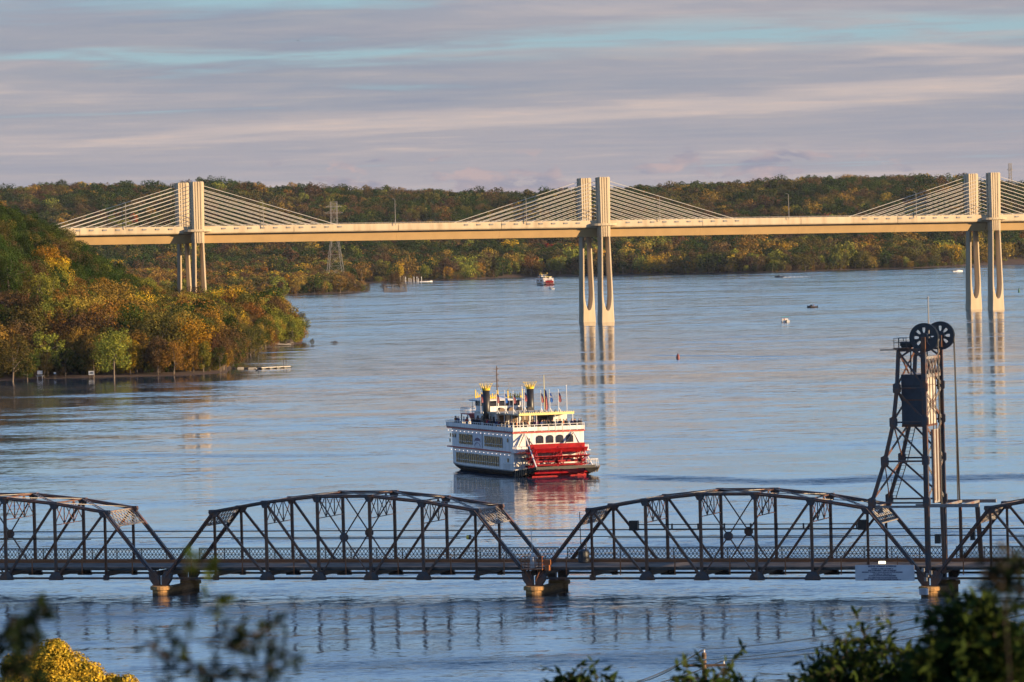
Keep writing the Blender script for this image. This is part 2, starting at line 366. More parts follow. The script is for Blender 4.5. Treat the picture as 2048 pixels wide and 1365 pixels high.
V = [(x, y, 0) for y in ys for x in xs]; nxs = len(xs)
Fq = [(j * nxs + i, j * nxs + i + 1, (j + 1) * nxs + i + 1, (j + 1) * nxs + i) for j in range(len(ys) - 1) for i in range(nxs - 1)]
tag(link_mesh('river_water', npmesh('river_water', V, Fq, [WATER])), kind='structure')

# ------------------------------------------------------------------ land
def soil(name, cols, scale):
    m, nt, p = new_mat(name); g = nn(nt, 'ShaderNodeNewGeometry')
    n = noise(nt, g.outputs['Position'], scale, 6, 0.65)
    nt.links.new(ramp(nt, n, [(0.3, cols[0]), (0.5, cols[1]), (0.7, cols[2])]), p.inputs['Base Color']); p.inputs['Roughness'].default_value = 0.95
    return m
SOIL = soil('leaf_litter_ground', ((0.03, 0.014, 0.009), (0.055, 0.024, 0.013), (0.04, 0.028, 0.013)), 0.15)
GRASSY = soil('grassy_bank', ((0.03, 0.035, 0.012), (0.05, 0.05, 0.018), (0.08, 0.06, 0.03)), 0.2)
def vnoise(X, Y, seed=0):
    """smooth value noise"""
    r = np.random.default_rng(seed).random((64, 64)); xi = np.floor(X).astype(int); yi = np.floor(Y).astype(int); fx = X - xi; fy = Y - yi
    fx = fx * fx * (3 - 2 * fx); fy = fy * fy * (3 - 2 * fy); g = lambda a, b: r[a % 64, b % 64]
    return (g(xi, yi) * (1 - fx) + g(xi + 1, yi) * fx) * (1 - fy) + (g(xi, yi + 1) * (1 - fx) + g(xi + 1, yi + 1) * fx) * fy
def sdist(X, Y, poly):
    """signed distance to polygon, positive inside"""
    X = np.asarray(X, float); Y = np.asarray(Y, float); d = np.full(X.shape, 1e18); ins = np.zeros(X.shape, bool); n = len(poly)
    for i in range(n):
        ax, ay = poly[i]; bx, by = poly[(i + 1) % n]; ex, ey = bx - ax, by - ay
        t = np.clip(((X - ax) * ex + (Y - ay) * ey) / (ex * ex + ey * ey), 0, 1)
        d = np.minimum(d, (X - ax - t * ex) ** 2 + (Y - ay - t * ey) ** 2)
        c = (ay > Y) != (by > Y)
        if ey != 0: ins ^= c & (X < ex * (Y - ay) / ey + ax)
    return np.where(ins, 1, -1) * np.sqrt(d)
def sst(a, b, x):
    t = np.clip((x - a) / (b - a), 0, 1); return t * t * (3 - 2 * t)
LP = [tuple(un(*q)[:2]) for q in [(-260, 792), (-80, 770), (0, 762), (90, 758), (187, 756), (312, 753), (400, 750), (455, 746), (467, 734), (480, 716), (520, 699), (560, 692), (606, 688), (606, 672), (560, 652), (500, 638), (430, 630)]] + [(-400, 2380), (-700, 2300), (-700, 1500)]
LCX = [-700, -300, 0, 60, 130, 200, 260, 300, 350, 390, 440, 500, 560, 620, 5000]
LCY = [350, 372, 405, 425, 450, 482, 508, 530, 560, 592, 585, 612, 640, 660, 660]
FPOLY = [tuple(un(*q)[:2]) for q in [(300, 604), (480, 597), (530, 592.5), (640, 588.5), (700, 586), (735, 584), (738, 580), (705, 573), (685, 567.5), (780, 564.5), (860, 561.5), (920, 560), (1000, 556), (1100, 553), (1250, 550.5), (1400, 548), (1550, 545), (1700, 540), (1850, 536), (1960, 531), (2100, 526)]] + [(900, 4600), (1500, 4300), (2200, 9000), (-2600, 9000), (-2600, 3000), (-500, 3200)]
RCX = [-2000, 0, 100, 190, 330, 480, 540, 700, 790, 880, 1000, 1150, 1290, 1380, 1500, 1650, 1780, 1850, 1930, 2048, 2600, 5000]
RCY = [400, 385, 376, 374, 376, 371, 381, 384, 389, 387, 391, 389, 381, 375, 369, 361, 359, 361, 365, 372, 372, 440]
def colpx(X, Y): return 1024 + FPX * X / np.maximum(Y, 1)
def crest_z(px, cx, cy, D, tree):
    y = np.interp(px, cx, cy); yc = y + math.tan(ROLL) * (px - 1024)
    return CH + (YH - yc) * D / FPX - tree
def left_z(X, Y):
    d = sdist(X, Y, LP); px = colpx(X, Y)
    zc = np.maximum(crest_z(px, LCX, LCY, 1690.0, 14.0), 0.6)
    n = vnoise(X / 25 + 7, Y / 25 + 3, 3) - 0.5
    z = np.where(d < 0, np.maximum(d * 0.12, -4), np.minimum(d * 0.08, 0.7) + (zc) * sst(14, 115, d) + n * 4 * sst(20, 80, d))
    return z, d
def far_z(X, Y):
    d = sdist(X, Y, FPOLY); px = colpx(X, Y)
    zc = crest_z(px, RCX, RCY, 5600.0, 13.0)
    n = vnoise(X / 160 + 9, Y / 260 + 3, 5) - 0.5; n2 = vnoise(X / 60 + 1, Y / 90 + 5, 6) - 0.5
    t = sst(0, 1, (Y - 4470 - n * 200) / 1130.0); back = 1 - 0.25 * sst(5700, 8000, Y)
    z = np.where(d < 0, np.maximum(d * 0.05, -4), np.minimum(d * 0.06, 1.2) + zc * t * back + (n * 26 + n2 * 12) * np.sin(np.pi * np.clip(t, 0, 1)) + 6 * sst(30, 200, d) * (1 - t))
    return z, d
def terrain(name, fn, x0, x1, nx, y0, y1, ny, mat):
    gx, gy = np.meshgrid(np.linspace(x0, x1, nx), np.linspace(y0, y1, ny)); gz = fn(gx, gy)
    gz = gz[0] if isinstance(gz, tuple) else gz
    V = np.stack([gx.ravel(), gy.ravel(), gz.ravel()], 1); i = np.arange(nx - 1)[None, :] + nx * np.arange(ny - 1)[:, None]; i = i.ravel()
    return tag(link_mesh(name, npmesh(name, V, np.stack([i, i + 1, i + nx + 1, i + nx], 1), [mat], smooth=True)), kind='structure')
terrain('hillside_terrain', left_z, -720, -20, 220, 1180, 2420, 300, SOIL)
terrain('far_bluff_terrain', far_z, -2500, 2100, 260, 3000, 8800, 260, SOIL)
def bank_z(X, Y):
    n = vnoise(X / 18 + 2, Y / 18 + 8, 11) - 0.5
    return 37.7 - 0.121 * np.maximum(Y, -60) + n * 1.2 * sst(10, 60, Y) - 0.0 * X
terrain('river_bank', bank_z, -260, 260, 80, -60, 345, 70, GRASSY)

# ------------------------------------------------------------------ trees
def foliage(name, c, var=0.3):
    m = bpy.data.materials.new(name); m.use_nodes = True; nt = m.node_tree; nt.nodes.clear()
    g = nn(nt, 'ShaderNodeNewGeometry'); oi = nn(nt, 'ShaderNodeObjectInfo'); tc = nn(nt, 'ShaderNodeTexCoord')
    c0 = tuple(x * (1 - var * 1.3) for x in c); c1 = (min(1, c[0] * (1 + var * 1.1)), c[1] * (1 + var), c[2] * (1 + var * 0.4))
    col = ramp(nt, g.outputs['Random Per Island'], [(0.0, c0), (0.5, c), (1.0, c1)])
    n = noise(nt, tc.outputs['Object'], 4.0, 2); col = mixc(nt, 1.0, col, ramp(nt, n, [(0.35, (0.60, 0.72, 0.85)), (0.65, (1.3, 1.15, 1.0))]), 'MULTIPLY')
    h = nn(nt, 'ShaderNodeHueSaturation'); nt.links.new(col, h.inputs['Color'])
    nt.links.new(mth(nt, 'MULTIPLY_ADD', oi.outputs['Random'], 0.035, 0.492), h.inputs['Hue'])
    nt.links.new(mth(nt, 'MULTIPLY_ADD', oi.outputs['Random'], 0.55, 0.70), h.inputs['Value'])
    h.inputs['Saturation'].default_value = 0.98
    d = nn(nt, 'ShaderNodeBsdfDiffuse'); t = nn(nt, 'ShaderNodeBsdfTranslucent'); nt.links.new(h.outputs[0], d.inputs[0]); nt.links.new(h.outputs[0], t.inputs[0])
    ms = nn(nt, 'ShaderNodeMixShader'); ms.inputs[0].default_value = 0.14; nt.links.new(d.outputs[0], ms.inputs[1]); nt.links.new(t.outputs[0], ms.inputs[2])
    o = nn(nt, 'ShaderNodeOutputMaterial'); nt.links.new(ms.outputs[0], o.inputs[0]); return m
CN = ['dark green', 'leaf green', 'olive', 'golden', 'russet brown', 'orange', 'yellow-green', 'amber', 'red']
CC = [(0.022, 0.040, 0.009), (0.042, 0.062, 0.012), (0.085, 0.072, 0.020), (0.34, 0.19, 0.014), (0.092, 0.055, 0.028), (0.22, 0.105, 0.022), (0.17, 0.17, 0.028), (0.22, 0.135, 0.028), (0.24, 0.03, 0.025)]
FOL = [foliage('foliage_' + n.replace(' ', '_').replace('-', '_'), c) for n, c in zip(CN, CC)]
BARK = plain('bark', (0.14, 0.11, 0.085), 0.95, var=0.35, scale=8)
def leafcloud(centers, radii, n, size, rg, out_w=1.0, flat=0.8):
    """leaf-size quads spread over the outer part of several lobes"""
    vol = radii ** 2; k = rg.choice(len(centers), n, p=vol / vol.sum())
    d = rg.normal(size=(n, 3)); d /= np.linalg.norm(d, axis=1)[:, None]
    r = radii[k] * (0.55 + 0.5 * rg.random(n) ** 0.6)
    c = centers[k] + d * r[:, None] * np.array([1, 1, flat])
    nrm = d * out_w + rg.normal(size=(n, 3)) * 0.42; nrm[:, 2] += 0.15; nrm /= np.linalg.norm(nrm, axis=1)[:, None]
    a = np.cross(nrm, rg.normal(size=(n, 3))); a /= np.linalg.norm(a, axis=1)[:, None]; b = np.cross(nrm, a)
    s = size * (0.6 + 0.8 * rg.random(n)); a *= s[:, None] * 0.5; b *= (s * (0.55 + 0.4 * rg.random(n)))[:, None] * 0.5
    V = np.stack([c - a, c - b * 0.9, c + a, c + b * 0.9], 1).reshape(-1, 3)   # pointed, leaf-like diamonds
    F = np.arange(4 * n).reshape(n, 4); return V, F
def make_shape(kind, rg, n, size):
    """unit-height tree: crown leaves and branching wood"""
    if kind == 'round': w, z0, lobes = 0.42, 0.06, 22
    elif kind == 'tall': w, z0, lobes = 0.29, 0.08, 18
    elif kind == 'broad': w, z0, lobes = 0.50, 0.06, 26
    elif kind == 'sparse': w, z0, lobes = 0.40, 0.20, 26
    else: w, z0, lobes = 0.55, 0.0, 14
    cz = (z0 + 1) / 2; hz = (1 - z0) / 2; C = []; Rr = []
    for i in range(lobes):
        t = (i + 0.5) / lobes; th = i * 2.4 + rg.random(); zz = -0.85 + 1.7 * t; rr = math.sqrt(max(0.05, 1 - zz * zz)) * (0.45 + 0.55 * rg.random())
        C.append((math.cos(th) * rr * w, math.sin(th) * rr * w, cz + zz * hz * 0.85)); Rr.append((0.15 if kind != 'sparse' else 0.115) * (0.6 + 0.75 * rg.random()) * (w / 0.4) ** 0.5)
    C.append((0, 0, cz)); Rr.append(0.24 if kind != 'sparse' else 0.1)
    C = np.array(C); Rr = np.array(Rr)
    top = (C[:, 2] + Rr * 0.8).max(); C[:, 2] *= 1.0 / top if kind != 'bush' else 1.0
    V, F = leafcloud(C, Rr, n, size, rg)
    w_ = B(); top_t = 0.62
    def seg(p, q, r0, r1): w_.tube(p, q, r0, r1, 5, False)
    lean = (rg.random() - .5) * 0.10
    seg((0, 0, -0.05), (lean, 0, 0.3), 0.022, 0.016); seg((lean, 0, 0.3), (lean * 1.2, lean, top_t), 0.016, 0.008)
    for c in C[rg.permutation(len(C))[:9 if kind == 'sparse' else 6]]:
        z = 0.18 + 0.4 * rg.random(); s0 = Vector((lean * z / 0.4, 0, z)); e = Vector(c); mid = s0.lerp(e, 0.55) + Vector((0, 0, -0.02))
        seg(s0, mid, 0.009, 0.006); seg(mid, e, 0.006, 0.003)
    return V, F, np.array(w_.v, float), w_.f
KINDS = ['round', 'tall', 'broad', 'sparse', 'round', 'bush']
protos = {}   # (lod, shape, colour) -> (crown mesh, wood mesh)
shapes = {}
for lod, (n, sz) in enumerate(((5200, 0.030), (1100, 0.062))):
    for si, k in enumerate(KINDS):
        rg = np.random.default_rng(100 + si * 7)
        shapes[lod, si] = make_shape(k, rg, n if k != 'sparse' else int(n * 0.62), sz)
def crown_mesh(lod, si, ci):
    key = (lod, si, ci)
    if key not in protos:
        V, F, wv, wf = shapes[lod, si]
        protos[key] = npmesh('crown', V, F, [FOL[ci]])
    return protos[key]
woodmesh = {}
def wood_mesh(lod, si):
    if (lod, si) not in woodmesh:
        V, F, wv, wf = shapes[lod, si]; woodmesh[lod, si] = npmesh('trunk', wv, np.array(wf), [BARK], smooth=True)
    return woodmesh[lod, si]
def joined(lod, si, ci):
    V, F, wv, wf = shapes[lod, si]; wf = np.array(wf) + len(V)
    return npmesh('tree_in_mass', np.vstack([V, wv]), np.vstack([F, wf]), [FOL[ci], BARK], mi=[0] * len(F) + [1] * len(wf))

# positions: x, y, z, height, width factor, shape, colour, zone
T = []
def put(x, y, z, h, wf, si, ci, zone): T.append((x, y, z, h, wf, si, ci, zone))
def pick(ws): return int(rng.choice(len(ws), p=np.array(ws) / sum(ws)))
#         dg   lg   ol   gold rus  or   yg   amb  red
PAL_HILL = [7.0, 4.6, 1.6, 0.15, 0.5, 0.1, 0.2, 0.2, 0.0]
PAL_LOW = [0.8, 1.4, 3.2, 1.1, 1.9, 0.6, 1.3, 3.8, 0.0]
PAL_FAR = [3.6, 2.6, 2.6, 0.15, 2.6, 0.25, 0.3, 0.6, 0.04]
PAL_FSH = [1.0, 1.4, 2.4, 0.9, 2.0, 0.3, 2.4, 1.8, 0.0]
# left hill
step = 8.2
for gx in np.arange(-330, -40, step):
    for gy in np.arange(1330, 2060, step):
        x = gx + rng.uniform(-3, 3); y = gy + rng.uniform(-3, 3)
        z, d = left_z(np.array([x]), np.array([y])); z, d = float(z[0]), float(d[0]); px = float(colpx(x, y))
        if d < 1.5 or px < -70 or px > 640: continue
        if d < 9: h = rng.uniform(9, 14)
        elif d < 45: h = rng.uniform(14, 19)
        else: h = rng.uniform(11.5, 16)
        if px > 560: h *= 0.8
        low = d < 60 + rng.uniform(-12, 12) or px > 460
        ci = pick(PAL_LOW if low else PAL_HILL)
        if px > 520: ci = pick([0.3, 1.5, 2.2, .6, .6, .2, 2, 1.5, 0])
        si = pick([2, 1.2, 2, 3.2 if low else 0.3, 2, 0])
        if d < 9: si = pick([1, 1.5, 0.5, 3, 1, 0])
        h *= rng.uniform(.78, 1.15) if low else rng.uniform(.7, 1.0); put(x, y, z - 0.3, h, rng.uniform(0.75, 1.15), si, ci, 0 if low else 1)
# brush and low growth along the water's edge
for px in np.concatenate([np.arange(-40, 430, 6.5), np.arange(430, 606, 3.0)]):
    yb = np.interp(px, [-40, 0, 187, 312, 455, 470, 520, 560, 606], [765, 761, 755, 752, 745, 728, 699, 692, 688]) - rng.uniform(0.3, 3)
    p_ = un(px + rng.uniform(-3, 3), yb)
    if rng.random() < 0.75: put(p_.x, p_.y + 1, .1, rng.uniform(2.2, 6.5) if px < 430 else rng.uniform(4.5, 11), rng.uniform(0.6, 1.0), pick([0, 0, 0, 2, 0, 2]), pick([1, 1.5, 2, .6, 3, .5, 1, 2, 0]), 0)
# trees that stand out in the photograph
def feature(px, py_base, ptop, ci, si, wf=1.0, zone=0, D=None):
    p = un(px, py_base) if D is None else at(px, py_base, D)
    top = at(px, ptop, p.y).z; h = top - max(p.z, -5)
    put(p.x, p.y, p.z, h, wf, si, ci, zone)
feature(228, 757, 655, 6, 0, 0.95); feature(25, 764, 668, 2, 0, 1.15); feature(55, 762, 700, 1, 2, 0.9)
feature(452, 668, 568, 3, 2, 1.0, 0, 1800); feature(115, 592, 512, 3, 4, 1.0, 1, 1640); feature(585, 690, 628, 6, 2, 0.95); feature(95, 572, 488, 3, 0, 1.0, 1, 1645)
feature(150, 662, 563, 7, 2, 1.15, 0, 1600); feature(215, 662, 556, 7, 2, 1.2, 0, 1600); feature(90, 660, 570, 7, 2, 1.1, 0, 1600)
# far peninsula and far bluff
def far_tree(x, y, zone_hint=None):
    z, d = far_z(np.array([x]), np.array([y])); z, d = float(z[0]), float(d[0])
    if d < 3: return
    px = float(colpx(x, y))
    if px < -80 or px > 2130: return
    shore = d < 40
    if y < 4150:   # the low spit and its neck
        h = rng.uniform(8, 15); 
        if px > 700: h = rng.uniform(4, 8)
        ci = pick([0.5, 1, 1.5, 0.5, 3.4, 1.8, .8, 2, 0])
        si = pick([1, 1, 1, 2.5, 1, .6])
    else:
        clump = vnoise(np.array([x / 45]), np.array([y / 60]), 21)[0]
        if shore: h = rng.uniform(13, 21); ci = pick(PAL_FSH)
        elif z < 25: h = rng.uniform(14, 20); ci = pick([2, 2, 2.2, .6, 2.6, .8, 1.0, 1.8, 0])
        else: h = rng.uniform(11, 17); ci = pick(PAL_FAR)
        if clump > 0.66 and not shore: ci = pick([4, 2, 1, 0, .5, 0, 0, 0, 0])
        if clump < 0.3 and not shore: ci = pick([1.5, 1, 2, .2, 4, .3, 0, .8, .04])
        si = pick([2, 1.4, 2, 1.2, 2, 0])
        h *= rng.uniform(0.72, 1.15)
        if rng.random() < 0.14: h *= 1.3
    put(x, y, z - 0.5, h, rng.uniform(0.9, 1.3), si, ci, 2 if y < 4150 else (3 if shore else 4))
for gy in np.arange(3380, 5900, 13.0):
    half = gy * 1110 / FPX; st_ = 11.0 if gy < 4600 else 13.0
    for gx in np.arange(-half, half, st_):
        far_tree(gx + rng.uniform(-5, 5), gy + rng.uniform(-6, 6))
for px in np.arange(745, 2100, 7.5):   # front row along the far shore
    yb = np.interp(px, [735, 780, 860, 1000, 1250, 1550, 1850, 2100], [566, 563.5, 560, 554, 548.5, 543, 534, 524.5])
    p = un(px + rng.uniform(-3, 3), yb); far_tree(p.x, p.y + rng.uniform(4, 20))
for px in np.arange(480, 2100, 4.0):
    yb = np.interp(px, [480, 530, 640, 735, 737, 780, 860, 920, 1000, 1100, 1250, 1400, 1550, 1700, 1850, 1960, 2100], [597, 592.5, 588.5, 584, 566, 564.5, 561.5, 560, 556, 553, 550.5, 548, 545, 540, 536, 531, 526])
    p = un(px + rng.uniform(-2, 2), yb - rng.uniform(0, .5)); put(p.x, p.y + 3, 0, rng.uniform(4, 9), rng.uniform(.8, 1.2), pick([0, 0, 0, 1, 1, 2]), pick([1.5, 1.5, 2, .3, 3.4, .3, 1.2, 1, 0]), 2 if px < 736 else 3)
p = un(668, 690)
T_arr = np.array([t[:5] for t in T]); n_t = len(T)
# rank by how large each one shows
pv = T_arr[:, :3] - np.array([0, 0, CH]); dd = pv @ np.array(Fv); X_ = 1024 + FPX * (pv @ np.array(Rv)) / dd; Yb = 682.5 - FPX * (pv @ np.array(Uv)) / dd
Hp = T_arr[:, 3] * FPX / dd
q = 3.0; occ = np.zeros((int(1365 / q) + 2, int(2048 / q) + 2), bool); show = np.zeros(n_t)
for i in np.argsort(dd):
    hp = Hp[i] / q; w2 = hp * 0.40 * T_arr[i, 4]; cx = X_[i] / q; cy = (Yb[i] / q) - hp * 0.55
    a0, a1 = max(0, int(cx - w2)), min(occ.shape[1], int(cx + w2) + 1); b0, b1 = max(0, int(cy - hp * .45)), min(occ.shape[0], int(cy + hp * .45) + 1)
    if a1 <= a0 or b1 <= b0: continue
    s_ = occ[b0:b1, a0:a1]; show[i] = (~s_).sum(); s_[:] = True
order = np.argsort(-show); solo = set(int(i) for i in order[:296] if show[i] > 0)
rest = [i for i in range(n_t) if i not in solo and (show[i] > 0 or T[i][7] in (0, 1) or (T[i][7] in (2, 3, 4) and rng.random() < 1.0))]
def landmark(px, zone):
    if zone in (0, 1):
        L = [(30, 'at the left edge'), (110, 'above the bench rail'), (200, 'above the square white board'), (300, 'right of the white board'), (380, 'midway to the dock'), (470, 'left of the floating dock'), (540, 'behind the dock cove'), (9999, 'at the tip of the left point')]
    elif zone == 2: L = [(600, 'left of the transmission tower'), (700, 'by the transmission tower'), (9999, 'at the end of the far spit')]
    else: L = [(600, 'behind the left pylon'), (900, 'right of the transmission tower'), (1160, 'behind the far paddle boat'), (1400, 'right of the middle pylon'), (1700, 'between middle and right pylons'), (1930, 'left of the right pylon'), (9999, 'behind the right pylon')]
    for a, s_ in L:
        if px < a: return s_
rows = {0: ['at the waterline', 'low on the slope', 'mid slope'], 1: ['mid hillside', 'high on the hill']}
bins = {}
for i in solo:
    x, y, z, h, wf, si, ci, zone = T[i]
    if zone in (0, 1): row = 'at the waterline' if z < 0.3 else ('low on the bank' if z < 8 else ('on the mid slope' if z < 22 else 'high on the hillside'))
    elif zone == 2: row = 'on low ground'
    else: row = 'at the far waterline' if zone == 3 else 'up the far bluff'
    kind = 'bare ' if si == 3 else ('bushy ' if si == 5 else ('slim ' if si == 1 else ''))
    bins.setdefault((kind + CN[ci] + ' tree', row, landmark(X_[i], zone), zone // 2), []).append(i)
ORD = ['leftmost', 'second from left', 'third from left', 'fourth from left', 'fifth from left', 'sixth from left', 'seventh from left', 'eighth from left', 'ninth from left', 'tenth from left', 'eleventh from left', 'twelfth from left', 'thirteenth from left', 'fourteenth from left', 'fifteenth from left', 'sixteenth from left', 'seventeenth from left', 'eighteenth from left', 'nineteenth from left', 'twentieth from left', 'twenty-first from left', 'twenty-second from left', 'twenty-third from left', 'twenty-fourth from left']
for (a, row, lm, zone), ids in bins.items():
    ids.sort(key=lambda i: X_[i])
    for k, i in enumerate(ids):
        x, y, z, h, wf, si, ci, _ = T[i]
        lab = (a + ' ' + row + ' ' + lm) if len(ids) == 1 else (a + ' ' + row + ' ' + lm + ', ' + ORD[min(k, 23)])
        grp = 'trees on the left point and hill' if zone == 0 else 'trees along the far shore'
        r = empty('autumn_tree', (x, y, z), rng.uniform(0, 6.28), lab, 'tree', grp); r.scale = (h * wf, h * wf, h)
        lod = 0 if y < 2500 else 1
        link_mesh('crown', crown_mesh(lod, si, ci), r); link_mesh('trunk', wood_mesh(lod, si), r)
# everything beyond the 300 largest reads as one wood
protocol = bpy.data.collections.new('wood_variants'); keys = {}
for lod in (0, 1):
    for si in range(6):
        for ci in range(9):
            if any(T[i][5] == si and T[i][6] == ci and (T[i][1] < 2500) == (lod == 0) for i in rest): keys[lod, si, ci] = 0
for k, key in enumerate(sorted(keys)):
    o = bpy.data.objects.new('tree_in_mass.%03d' % k, joined(*key)); protocol.objects.link(o); keys[key] = k
order_names = sorted(o.name for o in protocol.objects)
keys = {key: k for k, key in enumerate(sorted(keys))}
me = bpy.data.meshes.new('forest_points'); pts = [T[i] for i in rest]
me.vertices.add(len(pts)); me.vertices.foreach_set('co', np.array([t[:3] for t in pts], np.float32).ravel())
a_ = me.attributes.new('pick', 'INT', 'POINT'); a_.data.foreach_set('value', [keys[(0 if t[1] < 2500 else 1, t[5], t[6])] for t in pts])
a_ = me.attributes.new('rz', 'FLOAT_VECTOR', 'POINT'); a_.data.foreach_set('vector', np.stack([np.zeros(len(pts)), np.zeros(len(pts)), rng.uniform(0, 6.28, len(pts))], 1).astype(np.float32).ravel())
a_ = me.attributes.new('sc', 'FLOAT_VECTOR', 'POINT'); a_.data.foreach_set('vector', np.array([(t[3] * t[4], t[3] * t[4], t[3]) for t in pts], np.float32).ravel())
fo = link_mesh('forest', me); tag(fo, 'mass of autumn woodland covering the hillside and far bluffs', 'forest', kind='stuff')
ng = bpy.data.node_groups.new('forest_scatter', 'GeometryNodeTree')
ng.interface.new_socket('Geometry', in_out='INPUT', socket_type='NodeSocketGeometry'); ng.interface.new_socket('Geometry', in_out='OUTPUT', socket_type='NodeSocketGeometry')
gi = ng.nodes.new('NodeGroupInput'); go = ng.nodes.new('NodeGroupOutput'); ip = ng.nodes.new('GeometryNodeInstanceOnPoints'); ci_ = ng.nodes.new('GeometryNodeCollectionInfo')
mp = ng.nodes.new('GeometryNodeMeshToPoints'); ng.links.new(gi.outputs[0], mp.inputs[0]); ng.links.new(mp.outputs[0], ip.inputs['Points'])
ci_.inputs['Collection'].default_value = protocol; ci_.inputs['Separate Children'].default_value = True; ci_.inputs['Reset Children'].default_value = True
def nattr(name, t):
    n = ng.nodes.new('GeometryNodeInputNamedAttribute'); n.data_type = t; n.inputs['Name'].default_value = name; return n.outputs[0]
ng.links.new(ci_.outputs[0], ip.inputs['Instance']); ip.inputs['Pick Instance'].default_value = True
ng.links.new(nattr('pick', 'INT'), ip.inputs['Instance Index']); ng.links.new(nattr('sc', 'FLOAT_VECTOR'), ip.inputs['Scale'])
e2r = ng.nodes.new('FunctionNodeEulerToRotation'); ng.links.new(nattr('rz', 'FLOAT_VECTOR'), e2r.inputs[0]); ng.links.new(e2r.outputs[0], ip.inputs['Rotation'])
ng.links.new(ip.outputs[0], go.inputs[0])
md = fo.modifiers.new('scatter', 'NODES'); md.node_group = ng
# ------------------------------------------------------------------ haze
if HAZE:
    hm = bpy.data.materials.new('pale_haze'); hm.use_nodes = True; nt = hm.node_tree; nt.nodes.clear()
    pv_ = nn(nt, 'ShaderNodeVolumePrincipled'); pv_.inputs['Color'].default_value = (0.78, 0.86, 1.0, 1); pv_.inputs['Density'].default_value = HAZE
    o_ = nn(nt, 'ShaderNodeOutputMaterial'); nt.links.new(pv_.outputs[0], o_.inputs['Volume'])
    hb = B().box(-6500, 6500, -120, 12500, -6, 190).build('haze', hm); tag(hb, 'thin pale haze over the whole river valley', 'haze', kind='stuff')
# ------------------------------------------------------------------ old truss bridge
Z0 = 1.95                                       # bottom chord height over the water
pa, pb = un(322, 1157, Z0), un(1860, 1157, Z0)
bd = (pb - pa).to_2d(); PITCH = bd.length / 2; BANG = math.atan2(bd.y, bd.x); bdir = Vector((math.cos(BANG), math.sin(BANG), 0)); bn = Vector((-bdir.y, bdir.x, 0))
TW = 7.9; SL = PITCH - 1.0; PP = SL / 7
def lp(base, x, y=0, z=0): return base + bdir * x + bn * y + Vector((0, 0, z))
HT = [0, 7.5, 8.5, 9.12, 9.12, 8.5, 7.5, 0]
def nodeU(i, y): return Vector((i * PP, y, HT[i]))
def nodeL(i, y): return Vector((i * PP, y, 0))
def gusset_pts(r, n=8): return [(r * math.cos(2 * math.pi * (i + .5) / n), r * math.sin(2 * math.pi * (i + .5) / n)) for i in range(n)]
def lattice_bar(b, p, q, w, up, t=0.05, step=0.55):
    """laced member: two edge bars and a zigzag between them"""
    p = Vector(p); q = Vector(q); d = (q - p); L = d.length; d.normalize(); sd = d.cross(Vector(up)).normalized() * w / 2
    b.beam(p - sd, q - sd, t, t * 1.4); b.beam(p + sd, q + sd, t, t * 1.4)
    n = max(2, int(L / step)); 
    for k in range(n):
        a = p + d * (L * k / n) + (sd if k % 2 else -sd); c = p + d * (L * (k + 1) / n) + (-sd if k % 2 else sd); b.beam(a, c, t * 0.8, t * 0.8)
def rail_panel_mesh(w=PP / 2, h=1.35):
    b = B(); n = 7; s = w / n
    b.box(0, w, -.035, .035, h - .05, h + .03); b.box(0, w, -.03, .03, h * .42, h * .42 + .05); b.box(0, w, -.03, .03, 0.08, .13); b.box(-.04, .04, -.05, .05, 0, h + .04)
    for i in range(n):
        x = i * s
        for z0, z1 in ((.13, h * .42), (h * .42 + .05, h - .05)):
            b.beam((x, 0, z0), (x + s, 0, z1), .05, .06); b.beam((x + s, 0, z0), (x, 0, z1), .05, .06)
        z = h - .22; b.beam((x, 0, z), (x + s / 2, 0, h - .06), .03, .045); b.beam((x + s / 2, 0, h - .06), (x + s, 0, z), .03, .045)
    return b.mesh('railing_panel', RAIL)
